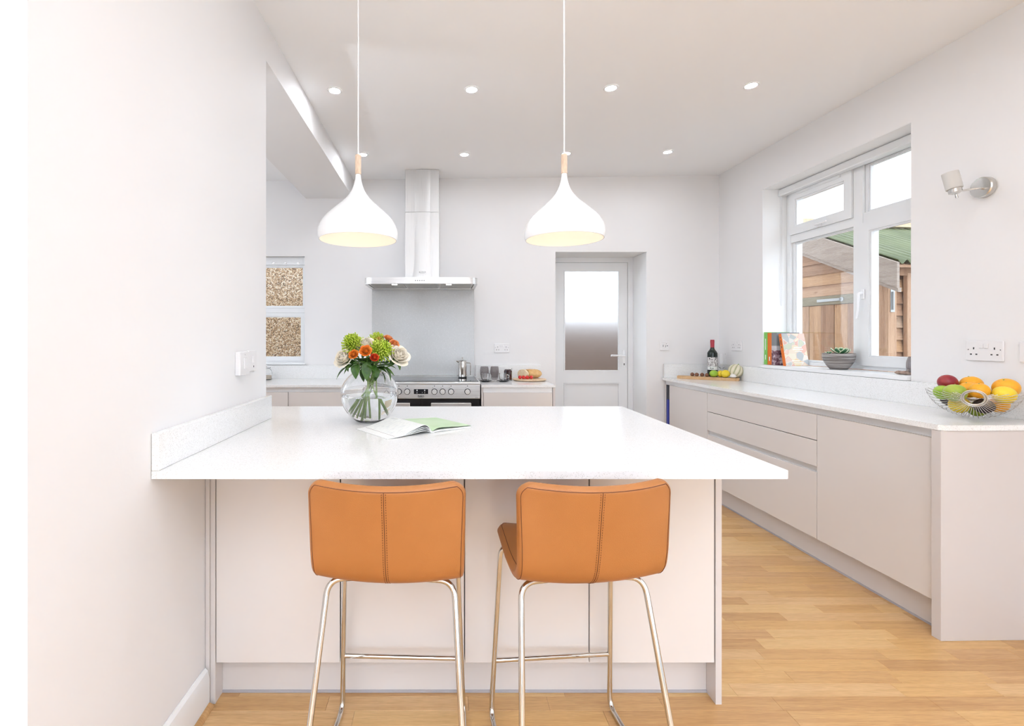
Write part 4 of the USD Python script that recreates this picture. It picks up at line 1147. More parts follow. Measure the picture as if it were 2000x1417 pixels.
# (pixel x, y, distance in front of the eye, radius, kind, name, label)
FLOWERS = [
    (689, 671, 2.25, .053, 'mum', 'chrysanthemum', 'lime green chrysanthemum at the top left of the vase bouquet'),
    (745, 684, 2.22, .057, 'mum', 'chrysanthemum', 'large lime green chrysanthemum right of the middle of the bouquet'),
    (736, 664, 2.34, .042, 'mum', 'chrysanthemum', 'lime green chrysanthemum mostly hidden at the back of the bouquet'),
    (671, 698, 2.22, .050, 'cream', 'rose', 'large cream rose low on the left of the bouquet'),
    (712, 673, 2.25, .050, 'cream', 'rose', 'cream rose at the top middle behind the big orange rose'),
    (780, 693, 2.24, .055, 'cream', 'rose', 'large cream rose on the right edge of the bouquet'),
    (714, 684, 2.155, .027, 'orange', 'rose', 'open orange rose at the front middle of the bouquet'),
    (690, 691, 2.175, .023, 'orange', 'rose', 'small orange rose between the left cream rose and the front orange rose'),
    (731.5, 697, 2.17, .022, 'red', 'rose', 'small red rose lowest in the front of the bouquet'),
    (740, 661, 2.33, .023, 'coral', 'rose', 'small coral rose at the back top, left of the three'),
    (758.5, 659, 2.33, .024, 'coral', 'rose', 'small coral rose topmost in the bouquet'),
    (770.5, 670, 2.27, .024, 'coral', 'rose', 'small coral rose above the right cream rose'),
]
BOT = [(.062, .030), (-.045, -.03), (-.03, .04), (.075, -.015), (.01, -.05), (-.072, -.01), (-.012, -.046), (.055, .045), (-.06, .035), (.035, .0), (-.03, -.055), (-.078, -.04)]
cen = VC + np.array([0, 0, .27])
leaf_n = 0
for k, (px, py, Y, R, kind, nm, label) in enumerate(FLOWERS):
    hp = at(px, py, Y)
    t = Thing(nm, label, 'flower', tuple(VC), 'W', group='flowers in the glass vase')
    out_ = hp - (VC + np.array([0, 0, .20]))
    ax = out_ / np.linalg.norm(out_) + np.array([0, -.75 if Y < 2.3 else -.45, .25])
    ax /= np.linalg.norm(ax)
    depth = R * (.55 if kind != 'mum' else .15)
    base = hp - ax * depth
    bl = mum_bloom(R, k) if kind == 'mum' else rose_bloom(R, k, 1.0 if kind != 'red' else .6)
    t.add('bloom', move(aim(bl, ax), base), {'mum': 'mum_green', 'cream': 'rose_cream', 'orange': 'rose_orange', 'red': 'rose_red', 'coral': 'rose_coral'}[kind], True)
    bx_, by_ = BOT[k]
    a = math.atan2(hp[1] - VC[1], hp[0] - VC[0])
    neck = VC + np.array([.052 * math.cos(a + .3 * (k % 3)) * (.3 + .06 * k), .05 * math.sin(a + .3 * (k % 3)) * (.3 + .06 * k), .225])
    foot = VC + np.array([bx_, by_, .022 + .030 * (math.hypot(bx_, by_) / .08) ** 2])
    sp = smooth_path([base - ax * .001, base - ax * .03 + np.array([0, 0, -.01]), neck, .45 * neck + .55 * foot, foot], 6)
    t.add('stem', tube(sp, np.linspace(.0026, .0040, len(sp)), 8), 'stemg')
    if kind != 'mum':
        sep = [move(aim(orient(leaf_mesh(R * 1.0, R * .22, .3), (math.cos(q_), math.sin(q_), -.15)), ax), base - ax * .0005) for q_ in np.arange(5) * 2 * math.pi / 5]
        t.add('sepals', cat(*sep), 'leafg', True)
LEAVES = [((665, 724), 2.21, (-.75, -.25, -.45), .085, .021), ((690, 712), 2.185, (-.45, -.5, .1), .080, .026), ((680, 716), 2.19, (-.7, -.3, -.35), .075, .026), ((694, 722), 2.17, (-.1, -.45, -.9), .085, .026), ((703, 705), 2.17, (-.6, -.6, .4), .07, .024), ((716, 722), 2.165, (.05, -.5, -.85), .100, .028),
          ((727, 716), 2.165, (.45, -.5, -.1), .07, .027), ((742, 718), 2.19, (.9, -.25, .05), .085, .026), ((756, 719), 2.20, (.9, -.2, -.15), .100, .027), ((760, 726), 2.20, (.75, -.2, -.75), .085, .020), ((728, 706), 2.175, (.3, -.6, .3), .075, .026), ((709, 700), 2.19, (-.2, -.6, .5), .07, .025),
          ((744, 706), 2.2, (.6, -.5, .3), .08, .027), ((734, 728), 2.19, (.25, -.35, -.9), .08, .024), ((708, 730), 2.20, (-.15, -.3, -.95), .08, .020), ((751, 735), 2.24, (.5, .1, -.7), .06, .022), ((699, 712), 2.25, (-.9, .2, .1), .08, .026), ((735, 712), 2.3, (.6, .6, .2), .09, .028), ((760, 712), 2.28, (.8, .4, .1), .08, .026), ((718, 710), 2.3, (-.2, .7, .2), .09, .028), ((722, 716), 2.22, (.0, -.4, .4), .08, .028), ((714, 716), 2.2, (-.3, -.4, .2), .08, .028),
          ((700, 701), 2.21, (-.5, -.4, .7), .09, .030), ((724, 703), 2.21, (.2, -.5, .7), .09, .030), ((740, 700), 2.23, (.5, -.4, .6), .09, .030), ((752, 710), 2.23, (.8, -.4, .5), .09, .030), ((688, 705), 2.24, (-.8, -.2, .4), .08, .028), ((716, 708), 2.26, (.1, -.2, .9), .10, .034), ((733, 709), 2.27, (.4, -.1, .8), .10, .034), ((702, 709), 2.28, (-.5, .0, .8), .10, .034), ((762, 704), 2.27, (.7, -.1, .5), .08, .028)]
owners = [3, 7, 3, 7, 6, 6, 8, 5, 5, 5, 8, 6, 8, 8, 7, 5, 4, 9, 11, 4, 6, 7, 7, 6, 8, 5, 3, 4, 9, 4, 11]
paths = [f'/World/rose' + (f'_{i:03d}' if i else '') for i in range(9)]
order = [k for k, f_ in enumerate(FLOWERS) if f_[5] == 'rose']
for ((px, py), Y, d, L, W), ow in zip(LEAVES, owners):
    mid_ = at(px, py, Y)
    dd_ = np.array(d) / np.linalg.norm(d)
    lm = move(orient(leaf_mesh(L * .82, W * .84, .35), dd_), mid_ - dd_ * L * .41 - VC)
    pth = numbered(paths[order.index(ow)], 'leaf')
    usdkit.mesh(stage, pth, lm, M['leafg'], smooth=True)

# the open book
M['page_print'] = mat('page_print', {'t': ('texture_coordinate', {}), 'm': ('mapping', {'scale': (30, 150, 1)}), 'n': ('noise_texture', {'scale': 1.0, 'detail': 2.0}), 'r': ('rgb_ramp', {'ramp': [(0.36, (0.70, 0.73, 0.73)), (0.44, (0.84, 0.86, 0.83)), (1.0, (0.83, 0.85, 0.82))]}), 'p': ('principled_bsdf', {'roughness': 0.55})},
                      [('t.object', 'm.vector'), ('m.vector', 'n.vector'), ('n.fac', 'r.fac'), ('r.color', 'p.base_color')])
M['page_green'] = mottled('page_green_tint', (0.50, 0.68, 0.42), (0.62, 0.76, 0.55), 6.0, 0.5, 0.0)
M['page_gap_shade'] = plain('painted_gap_shade', (0.04, 0.04, 0.045), 0.7)  # dark colour painted in for the shaded gaps between pages
M['rule'] = plain('printed_rule', (0.30, 0.20, 0.19), 0.7)
bk = Thing('open_book', 'open paperback cookbook with a pale green right page lying by the vase', 'book', (-.040, 1.992, ZW), 'own', 36.5)
BL, BH = .205, .262


def page(profile, y0, y1, th):
    rows = [[(a, y, z) for y in np.linspace(y0, y1, 5)] for a, z in profile]
    return sheet(rows, th)


def left_curve(hump, w, tip):
    """Height profile of a leaf turned to the left: rises by the spine, then falls away to the tip."""
    return [(-w * t_, .0016 + tip * (1 - t_) ** .5 * t_ ** .3 + hump * (math.sin(math.pi * min(t_ * 2.0, 1) / 2) if t_ < .18 else 0) + (hump * (1 - ((t_ - .18) / .82)) ** 1.35 if t_ >= .18 else 0) * 1.0) for t_ in np.linspace(0, 1, 25)]


def lc(h, w):
    xs_ = np.linspace(0, 1, 25)
    key_t, key_z = [0, .04, .10, .18, .32, .5, .75, 1.0], [.10, .55, .90, 1.0, .82, .52, .20, 0.0]
    return [(-w * a, .0014 + h * np.interp(a, key_t, key_z)) for a in xs_]


def smooth_curve(c):
    c = np.array(c)
    for _ in range(3):
        c[1:-1] = (c[:-2] + 2 * c[1:-1] + c[2:]) / 4
    return c


for j, (h, w_) in enumerate([(.013, BL + .006), (.021, BL + .002), (.029, BL - .006), (.037, BL - .014)]):
    bk.add('page_bundle', page(smooth_curve(lc(h, w_)), 0 + .001 * j, BH, .0016), 'page_print' if j == 3 else 'paper', 50)
bk.add('page_bundle', page(smooth_curve(lc(.0335, BL - .016)), .004, BH - .004, .0009), 'page_gap_shade', 50, label='dark sheet painted as shade under the top page')
rc = smooth_curve([(0.003 + BL * a, .0052 + np.interp(a, [0, .05, .14, .3, .6, 1], [.004, .011, .0145, .013, .0085, .0045])) for a in np.linspace(0, 1, 25)])
bk.add('page_bundle', page([(a, .0022 + .5 * (z - .0022) * .55) for a, z in rc], 0, BH, .0055), 'paper', 50)
bk.add('green_page', page(rc, 0, BH, .0010), 'page_green', 50, label='pale green page')
bk.add('cover', cat(page([(x, .0012) for x in np.linspace(.004, BL + .003, 8)], -.002, BH + .002, .0012)), 'paper', 50)
bk.add('spine', bx(-.005, .006, 0, BH, .0006, .0080, .001), 'page_print', False)
for yy in (.050,):
    pass
c3 = smooth_curve(lc(.037, BL - .014))
for a0 in (.90, .955):
    xx = -(BL - .014) * a0
    zz = np.interp(-xx, -c3[:, 0], c3[:, 1]) + .0010
    bk.add('printed_rule', bx(xx - .0006, xx + .0006, .012, BH - .012, zz, zz + .0004), 'rule', False)

# ================================================================== ON THE BACK WORKTOPS
t = Thing('cafetiere', 'tall polished steel cafetiere on the right of the cooker hob', 'coffee pot', (.189, 4.45, .9578), 'own')
t.add('body', lathe([(0, 0), (.036, 0), (.0375, .002), (.0375, .150), (.0385, .153), (.034, .158), (.012, .163), (0, .164)], 40), 'chrome', 40)
t.add('spout', cat(tube([(-.034, 0, .143), (-.048, 0, .150), (-.056, 0, .153)], [.009, .006, .003], 10)), 'chrome')
t.add('handle', tube(fillet([(.036, 0, .135), (.073, 0, .135), (.073, 0, .025), (.036, 0, .025)][:3] + [(.073, 0, .03)], .008), .0042, 10), 'chrome', label='angular steel handle')
t.add('plunger', cat(cyl((0, 0, .163), (0, 0, .178), .0022, 10), ball((0, 0, .182), .0068, 2)), 'chrome')
t.add('base_ring', lathe([(.0376, .001), (.0386, .001), (.0386, .010), (.0376, .010)], 40), 'black')

tum = [(0, .0006), (.026, .0006), (.030, .004), (.036, .030), (.0415, .062), (.0415, .080), (.038, .110), (.0355, .122), (.0335, .122), (.036, .108), (.039, .080), (.039, .062), (.033, .032), (.027, .020), (0, .019)]


def tumbler(label, c):
    t = Thing('tumbler', label, 'glass', c, 'own', group='smoked tumblers by the cooker')
    t.add('vessel', lathe(tum, 40), 'smoke_glass', 40)
    return t


tumbler('smoked glass tumbler nearest the cooker, behind the first espresso cup', (.401, 4.585, ZW + .0003))
tumbler('smoked glass tumbler standing between the other tumbler and the dark drink', (.497, 4.585, ZW + .0003))


def cup(label, c, rot):
    t = Thing('espresso_cup', label, 'cup', c, 'own', rot, 'espresso cups on dark saucers')
    t.add('vessel', lathe([(0, .0115), (.024, .0115), (.029, .015), (.034, .035), (.036, .074), (.0345, .074), (.0325, .036), (.027, .021), (0, .019)], 36), 'glass', 40)
    t.add('handle', tube(smooth_path([(.035, 0, .062), (.052, 0, .058), (.054, 0, .040), (.036, 0, .032)], 5), .003, 8), 'glass')
    t.add('saucer', lathe([(0, .0005), (.030, .0005), (.034, .003), (.058, .010), (.058, .0118), (.033, .0062), (0, .006)], 44), 'black', 40, label='dark saucer')
    return t


cup('clear espresso cup on a dark saucer, the left one of the two by the cooker', (.391, 4.345, ZW + .0002), 20)
cup('clear espresso cup on a dark saucer, the right one in front of the dark drink', (.548, 4.36, ZW + .0002), -10)
solo('teaspoon', 'small steel teaspoon lying between the two espresso cups', 'spoon', cat(tube([(.452, 4.30, ZW + .0045), (.47, 4.36, ZW + .0040), (.485, 4.42, ZW + .0035)], .0022, 8), ball((.449, 4.285, ZW + .0052), .012, 2, (.8, 1.2, .32))), 'chrome')
M['dark_juice'] = mottled('dark_berry_drink', (0.030, 0.004, 0.010), (0.060, 0.008, 0.016), 40.0, 0.15, 0.0)
t = Thing('juice_glass', 'straight glass of dark berry drink beside the bread board', 'glass', (.612, 4.50, ZW + .0003), 'own')
t.add('vessel', lathe([(0, .0006), (.034, .0006), (.037, .003), (.038, .112), (.0362, .112), (.0352, .008), (0, .007)], 36), 'glass', 40)
t.add('drink', lathe([(0, .0075), (.0350, .0078), (.0360, .088), (0, .088)], 36), 'dark_juice', 40, label='dark red drink')
t.add('berries', cat(*[ball((.022 * math.cos(a), .022 * math.sin(a), .092), .010, 2) for a in np.arange(6) * 1.047]), 'dark_juice', True)

bc = at(1034, 739.5, 4.47)
M['board_pale'] = grain('pale_round_board', (0.86, 0.66, 0.45), (0.74, 0.52, 0.33), (6, 50, 6), 0.5, (3, 1, 2))
t = Thing('bread_board', 'round pale wooden board under the cut loaf', 'board', (bc[0], bc[1], ZW), 'own')
t.add('board', lathe([(0, .0006), (.138, .0006), (.150, .006), (.154, .012), (.151, .0165), (.140, .0165), (0, .0165)], 60), 'board_pale', 40)
M['crust'] = mottled('bread_crust', (0.62, 0.33, 0.10), (0.80, 0.52, 0.24), 14.0, 0.65, 0.3, 60)
M['crumb'] = mottled('bread_crumb', (0.80, 0.62, 0.38), (0.88, 0.74, 0.52), 60.0, 0.9, 0.8, 160)
t = Thing('bread_loaf', 'crusty loaf with its cut face turned left on the round board', 'bread', (bc[0] + .005, bc[1] + .055, ZW + .0172), 'own', 8.0)


def loaf(x0, x1, r0, r1, n=12):
    rows = []
    for q_ in np.linspace(0, 1, n):
        x = x0 + (x1 - x0) * q_
        k_ = r0 if q_ < .55 else r0 * math.sqrt(max(1 - ((q_ - .55) / .45) ** 2 * (1 - r1), 0.0))
        rows.append([(x, .062 * k_ * math.cos(a), .043 * k_ * math.sin(a) * (1 if math.sin(a) > 0 else .9) + .040) for a in np.linspace(0, 2 * math.pi, 25)[:-1]])
    rows = np.array(rows)
    v = rows.reshape(-1, 3)
    f = []
    for i in range(n - 1):
        for j in range(24):
            j2 = (j + 1) % 24
            f += [(i * 24 + j, (i + 1) * 24 + j, (i + 1) * 24 + j2), (i * 24 + j, (i + 1) * 24 + j2, i * 24 + j2)]
    v = np.vstack([v, rows[0].mean(0), rows[-1].mean(0)])
    e = len(v)
    for j in range(24):
        j2 = (j + 1) % 24
        f += [(e - 2, j, j2), (e - 1, (n - 1) * 24 + j2, (n - 1) * 24 + j)]
    m = trimesh.Trimesh(v, np.array(f), process=False)
    m.vertices += (meshkit.noise(m.vertices * 45, 3)[:, None] - .5) * .003
    m.vertices[:, 2] = np.maximum(m.vertices[:, 2], .0004)
    m.fix_normals()
    return m


t.add('crust', loaf(-.020, .118, 1.0, .12), 'crust', 60)
sl = loaf(-.012, .012, 1.0, .95, 4)
sl = move(turn(sl, math.radians(28), (0, 0, 1)), (-.058, -.012, 0))
t.add('slice', sl, 'crumb', 60, label='cut slice showing its pale crumb')
M['strawberry'] = mottled('strawberry_red', (0.62, 0.012, 0.015), (0.75, 0.04, 0.03), 50.0, 0.35, 0.4, 300)


def berry(label, c, rot):
    t = Thing('strawberry', label, 'strawberry', c, 'own', rot, 'strawberries in front of the loaf')
    t.add('fruit', turn(lathe(refine([(0, -.018), (.008, -.014), (.0145, -.002), (.0165, .008), (.012, .015), (0, .0155)], 3), 20), math.radians(80), (0, 1, 0)), 'strawberry', 60)
    return t


for k, (dx, lab_) in enumerate(((-.108, 'strawberry farthest left in the row before the loaf'), (-.075, 'second strawberry from the left before the loaf'), (-.040, 'third strawberry from the left before the loaf'), (-.006, 'strawberry farthest right in the row before the loaf'))):
    berry(lab_, (bc[0] + dx + .012, bc[1] - .060 - .008 * (k % 2), ZW + .0172 + .0160), 90 + 25 * (k % 3))

t = Thing('glass_jar', 'clear glass storage jar half hidden by the left wall, on the back worktop', 'jar', (-1.645, 4.56, ZW), 'own')
t.add('vessel', lathe([(0, .0006), (.046, .0006), (.050, .004), (.0525, .060), (.048, .085), (.036, .098), (.036, .108), (.033, .108), (.033, .097), (.045, .083), (.0495, .060), (.047, .007), (0, .006)], 40), 'glass', 40)
t.add('lid', cat(lathe([(0, .1085), (.037, .1085), (.039, .112), (.036, .118), (.012, .122), (0, .122)], 36), ball((0, 0, .131), .011, 2)), 'glass', 40)
M['pasta'] = mottled('jar_contents', (0.62, 0.50, 0.38), (0.75, 0.65, 0.52), 60.0, 0.6, 0.3, 90)
t.add('contents', lathe([(0, .0065), (.0455, .0068), (.0470, .040), (0, .043)], 32), 'pasta', 40)

# ================================================================== ON THE RIGHT WORKTOP
M['board_oak'] = grain('oak_serving_board', (0.72, 0.47, 0.25), (0.58, 0.34, 0.16), (9, 14, 40), 0.5, (1, 6, 2))
A0, A1 = np.array([2.198, 4.552]), np.array([2.602, 4.256])
dv_ = (A1 - A0) / np.linalg.norm(A1 - A0)
nv_ = np.array([-dv_[1], dv_[0]])
Lb = np.linalg.norm(A1 - A0)
ang_b = math.degrees(math.atan2(dv_[1], dv_[0]))
t = Thing('serving_board', 'long oak serving board holding lemons, lime, nuts and a melon', 'board', (A0[0], A0[1], ZR), 'own', ang_b)
bp_ = Polygon([(0, .012), (.03, .002), (.10, 0), (.30, 0), (.345, .004), (.365, .010), (.385, .004), (Lb - .03, 0), (Lb - .005, .01), (Lb, .03), (Lb - .004, .075), (Lb - .03, .088), (.30, .095), (.10, .098), (.02, .092), (0, .08)])
t.add('board', prism(bp_, .0006, .0265), 'board_oak', 20)
ZB = ZR + .0268


def on_board(a, b):
    p = A0 + dv_ * a + nv_ * b
    return (p[0], p[1], ZB)


M['nutshell'] = mottled('brown_nut', (0.14, 0.05, 0.025), (0.26, 0.11, 0.055), 40.0, 0.45, 0.2)


def nut(label, c, rot):
    t = Thing('chestnut', label, 'nut', c, 'own', rot, 'brown nuts on the oak board')
    s_ = ball((0, 0, .0155), .0165, 3, (1.08, 1, .94))
    v = np.array(s_.vertices)
    top = np.clip((v[:, 2] - .022) / .01, 0, 1)
    s_.vertices[:, 2] += top * .003
    t.add('shell', s_, 'nutshell', True)
    t.add('base_scar', ball((.0, .0, .0020), .0085, 2, (1, 1, .2)), 'board_oak', True)
    return t


for a, b, lab_ in ((.125, .040, 'brown nut farthest left on the oak board'), (.163, .036, 'second brown nut from the left on the oak board'), (.205, .045, 'third brown nut from the left on the oak board'), (.245, .036, 'brown nut nearest the lime on the oak board')):
    nut(lab_, on_board(a, b), a * 900)


def citrus(name, label, cat_, c, r, elong, m, direction, group=None, frame='own', nip=.16):
    """A lemon or lime: an ovoid with a nipple at one end."""
    t = Thing(name, label, cat_, c, frame, 0.0, group)
    pr = [(0, -elong)] + [(math.sin(a) ** .9, -elong * math.cos(a)) for a in np.linspace(.12, math.pi - .25, 14)] + [(.16, elong * (1 + nip * .35)), (.08, elong * (1 + nip * .8)), (0, elong * (1 + nip * .85))]
    g = aim(lathe([(a * r, b * r) for a, b in pr], 32), direction)
    g.vertices[:, 2] -= g.bounds[0][2]
    t.add('skin', g, m, True)
    st_ = ball((0, 0, -elong * r * .985), r * .09, 1, (1, 1, .5))
    st_ = aim(st_, direction)
    g2 = aim(lathe([(a * r, b * r) for a, b in pr], 32), direction)
    st_.vertices[:, 2] -= g2.bounds[0][2]
    t.add('stem_scar', st_, 'stemg', True)
    return t


M['lemon'] = mottled('lemon_peel', (0.83, 0.58, 0.02), (0.88, 0.68, 0.05), 12.0, 0.38, 0.25, 260)
M['lime'] = mottled('lime_peel', (0.26, 0.46, 0.03), (0.42, 0.58, 0.06), 14.0, 0.35, 0.2, 260)
M['orange'] = mottled('orange_peel', (0.86, 0.36, 0.01), (0.90, 0.45, 0.02), 10.0, 0.4, 0.3, 240)
citrus('lime', 'green lime in front of the bottle on the oak board', 'lime', on_board(.300, .040), .031, 1.15, 'lime', (.9, -.2, .1))
citrus('lemon', 'smaller yellow lemon half hidden behind the lime', 'lemon', on_board(.352, .066), .030, 1.15, 'lemon', (.5, .8, .05))
citrus('lemon', 'larger yellow lemon in front of the wine glass on the oak board', 'lemon', on_board(.392, .034), .034, 1.18, 'lemon', (1, .25, .05))
M['garlic'] = mottled('garlic_skin', (0.82, 0.78, 0.72), (0.87, 0.85, 0.81), 20.0, 0.5, 0.15)
t = Thing('garlic_bulb', 'white garlic bulb between the lemon and the melon', 'garlic', on_board(.452, .026), 'own')
g = lathe(refine([(0, .0004), (.014, .001), (.024, .010), (.025, .020), (.016, .033), (.006, .040), (.004, .050), (0, .0505)], 4), 40)
aa_ = np.arctan2(g.vertices[:, 1], g.vertices[:, 0])
rr_ = np.linalg.norm(g.vertices[:, :2], axis=1)
g.vertices[:, :2] *= (1 + .07 * np.cos(8 * aa_) * (rr_ > .003))[:, None]
t.add('cloves', g, 'garlic', True)
M['melon'] = mat('melon_rind', {'t': ('texture_coordinate', {}), 's': ('separate_xyz', {}), 'a': ('math', {'math_type': 'arctan2'}), 'k': ('math', {'math_type': 'multiply', 'value2': 10.0}), 'c': ('math', {'math_type': 'cosine'}),
                               'n': ('noise_texture', {'scale': 90.0, 'detail': 3.0}), 'x': ('math', {'math_type': 'multiply_add', 'value2': 0.5}), 'r': ('rgb_ramp', {'ramp': [(0.0, (0.30, 0.31, 0.15)), (0.12, (0.46, 0.45, 0.25)), (0.32, (0.66, 0.60, 0.42)), (1, (0.76, 0.69, 0.52))]}),
                               'm': ('map_range', {'from_min': -0.85, 'from_max': 0.9}), 'b': ('bump', {'strength': 0.3, 'distance': 0.002}), 'p': ('principled_bsdf', {'roughness': 0.6})},
                [('t.object', 's.vector'), ('s.y', 'a.value1'), ('s.x', 'a.value2'), ('a.value', 'k.value1'), ('k.value', 'c.value1'), ('t.object', 'n.vector'), ('n.fac', 'x.value1'), ('c.value', 'x.value3'), ('x.value', 'm.value'), ('m.result', 'r.fac'), ('r.color', 'p.base_color'), ('n.fac', 'b.height'), ('b.normal', 'p.normal')])
mc = on_board(.466, .070)
MR = .060
g = trimesh.creation.icosphere(subdivisions=5, radius=MR)
aa_ = np.arctan2(g.vertices[:, 1], g.vertices[:, 0])
rr_ = np.linalg.norm(g.vertices[:, :2], axis=1) / MR
g.vertices[:, :2] *= (1 + .022 * (np.sqrt(np.abs(np.cos(5 * aa_))) - 1) * rr_)[:, None]
tt = trimesh.transformations.rotation_matrix(math.radians(24), (0, 1, 0))
low = -(np.array(g.vertices) @ tt[:3, :3].T)[:, 2].min()
pth = numbered('/World', 'melon')
x = UsdGeom.Xform.Define(stage, pth)
x.AddTranslateOp().Set(Gf.Vec3d(mc[0], mc[1], mc[2] + float(low)))
x.AddRotateYOp().Set(24.0)
usdkit.mesh(stage, pth + '/rind', g, M['melon'], smooth=True)
usdkit.mesh(stage, pth + '/stalk', cyl((0, 0, MR * .98), (.002, 0, MR * 1.12), .005, 10), M['stemg'], smooth=30)
tag(x.GetPrim(), 'ribbed pale green melon at the right end of the oak board', 'melon')

wb = Thing('wine_bottle', 'dark red wine bottle with a red foil top behind the oak board', 'bottle', (2.509, 4.512, ZR), 'own', -29.0)
wb.add('glass', lathe([(0, .0006)] + refine([(.036, .0006), (.0415, .004), (.0425, .02), (.0425, .225), (.041, .240), (.034, .257), (.022, .273), (.0165, .288), (.0158, .300)], 3) + [(.0158, .315), (0, .315)], 44), 'bottle_glass', 40)
wb.add('foil', lathe([(.0159, .292), (.0166, .292), (.0170, .335), (.0178, .337), (.0178, .352), (.0165, .3635), (0, .3640), (0, .3632), (.0159, .3628)], 36), 'foil', 40, label='red foil capsule')
for z0, z1, mm in ((.118, .203, 'label_art'), (.086, .117, 'paper')):
    rows = [[(.0429 * math.sin(a), -.0429 * math.cos(a), z) for a in np.linspace(-1.25, 1.25, 25)] for z in (z0, z1)]
    lb = wb.add('label', sheet(rows, .0004), mm, True, label='grey printed label' if mm == 'label_art' else 'white lower label')
ls = [bx(-.010, .012, -.0438, -.0430, .092 + k * .006, .094 + k * .006) for k in range(3)] + [bx(-.018, -.014, -.0436, -.0428, .094, .110)]
wb.add('label_print', cat(*ls), 'ink', False, parent=lb)
t = Thing('wine_glass', 'clear stemmed wine glass behind the lemon and melon', 'glass', (2.585, 4.495, ZR), 'own')
t.add('vessel', lathe([(0, .0006), (.036, .0006), (.037, .002), (.012, .006), (.0045, .014), (.004, .085), (.008, .095)] + refine([(.008, .095), (.026, .112), (.036, .140), (.0375, .165), (.034, .205), (.0305, .235)], 3)[1:] + refine([(.0295, .235), (.033, .204), (.0365, .165), (.035, .141), (.025, .1135), (.006, .099)], 3) + [(0, .098)], 44), 'glass', 40)

# ---------------------------------------------------------------- wire fruit bowl
BC = np.array([2.512, 2.300, ZR])
SR_, HB = .166, .112
fb = Thing('wire_fruit_bowl', 'steel wire bowl of fruit on the near end of the right worktop', 'fruit bowl', tuple(BC), 'own')
view = math.atan2(-BC[1], -BC[0])
for k, a in enumerate((view + .02, view + 3.16)):
    th0 = math.radians(112)                    # polar angle from the sphere's top
    cdir = np.array([math.sin(th0) * math.cos(a), math.sin(th0) * math.sin(a), math.cos(th0)])
    cen_ = np.array([0, 0, SR_ + .003])
    e1 = np.cross(cdir, (0, 0, 1.0))
    e1 /= np.linalg.norm(e1)
    e2 = np.cross(cdir, e1)
    g0 = .205
    sph = lambda g_, q_: cen_ + SR_ * (math.cos(g_) * cdir + math.sin(g_) * (math.cos(q_) * e1 + math.sin(q_) * e2))
    ring = [sph(g0, q_) for q_ in np.linspace(0, 2 * math.pi, 41)[:-1]]
    rg = fb.add('ring', cat(tube(ring, .0042, 10, True), tube([p + cdir * .0035 for p in [sph(g0 + .04, q_) for q_ in np.linspace(0, 2 * math.pi, 41)[:-1]]], .0028, 8, True)), 'satin', True, label='round steel ring')
    wires = []
    for j in range(56):
        q_ = j * 2 * math.pi / 56
        path = []
        for g_ in np.linspace(g0, g0 + 1.26 + .08 * math.sin(j * 2.3), 16):
            p = sph(g_, q_)
            if p[2] > HB + .02 or p[2] < .0016:
                break
            path.append(p)
        if len(path) > 2:
            wires.append(tube(path, .0015, 5))
    fb.add('wires', cat(*wires), 'chrome', True, kind='stuff')
S = .00242
FR = [('mango', 'dark red mango at the top left of the wire bowl', -.080, .035, .130, .040, 'mangored'), ('lime', 'bright green lime at the left rim of the wire bowl', -.092, -.030, .112, .036, 'lime'),
      ('orange', 'orange topmost at the back of the wire bowl', -.008, .055, .150, .043, 'orange'), ('orange', 'orange directly left of the ring of the wire bowl', -.018, -.005, .125, .038, 'orange'),
      ('orange', 'orange showing through the front ring of the wire bowl', .008, -.075, .108, .036, 'orange'), ('grapefruit', 'large orange grapefruit with a stalk scar at the right of the wire bowl', .094, .008, .118, .046, 'orange'),
      ('avocado', 'black avocado at the far left inside the wire bowl', -.088, .0, .068, .041, 'avocado'), ('avocado', 'dark avocado behind the front ring of the wire bowl', .034, -.060, .072, .039, 'avocado'),
      ('apple', 'green apple inside the wires left of the ring', -.046, -.078, .080, .042, 'applegreen'), ('lemon', 'yellow lemon low at the front left of the wire bowl', -.030, -.050, .040, .041, 'lemon'),
      ('lemon', 'yellow lemon low at the front right of the wire bowl', .066, -.050, .055, .042, 'lemon'), ('apple', 'small olive apple at the very bottom of the wire bowl', .024, -.01, .036, .036, 'applegreen'),
      ('orange', 'orange low at the right inside the wires', .100, -.010, .070, .036, 'orange')]
M['mangored'] = mottled('mango_skin', (0.25, 0.012, 0.03), (0.42, 0.05, 0.04), 14.0, 0.35, 0.05)
M['avocado'] = mottled('avocado_skin', (0.018, 0.012, 0.014), (0.045, 0.03, 0.03), 30.0, 0.5, 0.5, 200)
M['applegreen'] = mottled('apple_skin', (0.30, 0.42, 0.04), (0.46, 0.52, 0.08), 14.0, 0.3, 0.03)
vx, vy = np.array([-math.sin(view), math.cos(view)]), np.array([-math.cos(view), -math.sin(view)])   # right of the eye's view, and away
pos = np.array([[*(vx * f_[2] + vy * f_[3]), f_[4]] for f_ in FR])
if np.dot(vx, (1, 0)) < 0:
    vx = -vx
    pos = np.array([[*(vx * f_[2] + vy * f_[3]), f_[4]] for f_ in FR])
rad = np.array([f_[5] for f_ in FR])
home = pos.copy()
for it in range(400):
    pos += (home - pos) * .02 * (it < 300)
    for i in range(len(FR)):
        for j in range(i):
            dlt = pos[i] - pos[j]
            d_ = np.linalg.norm(dlt)
            need = (rad[i] + rad[j]) * 1.015
            if d_ < need:
                pos[i] += dlt / d_ * (need - d_) / 2
                pos[j] -= dlt / d_ * (need - d_) / 2
        q_ = pos[i] - (0, 0, SR_ + .003)
        r_ = np.linalg.norm(q_)
        if r_ > SR_ - rad[i] - .004 and q_[2] < .02:
            pos[i] -= q_ / r_ * (r_ - (SR_ - rad[i] - .004))
        pos[i][2] = max(pos[i][2], rad[i] + .004)
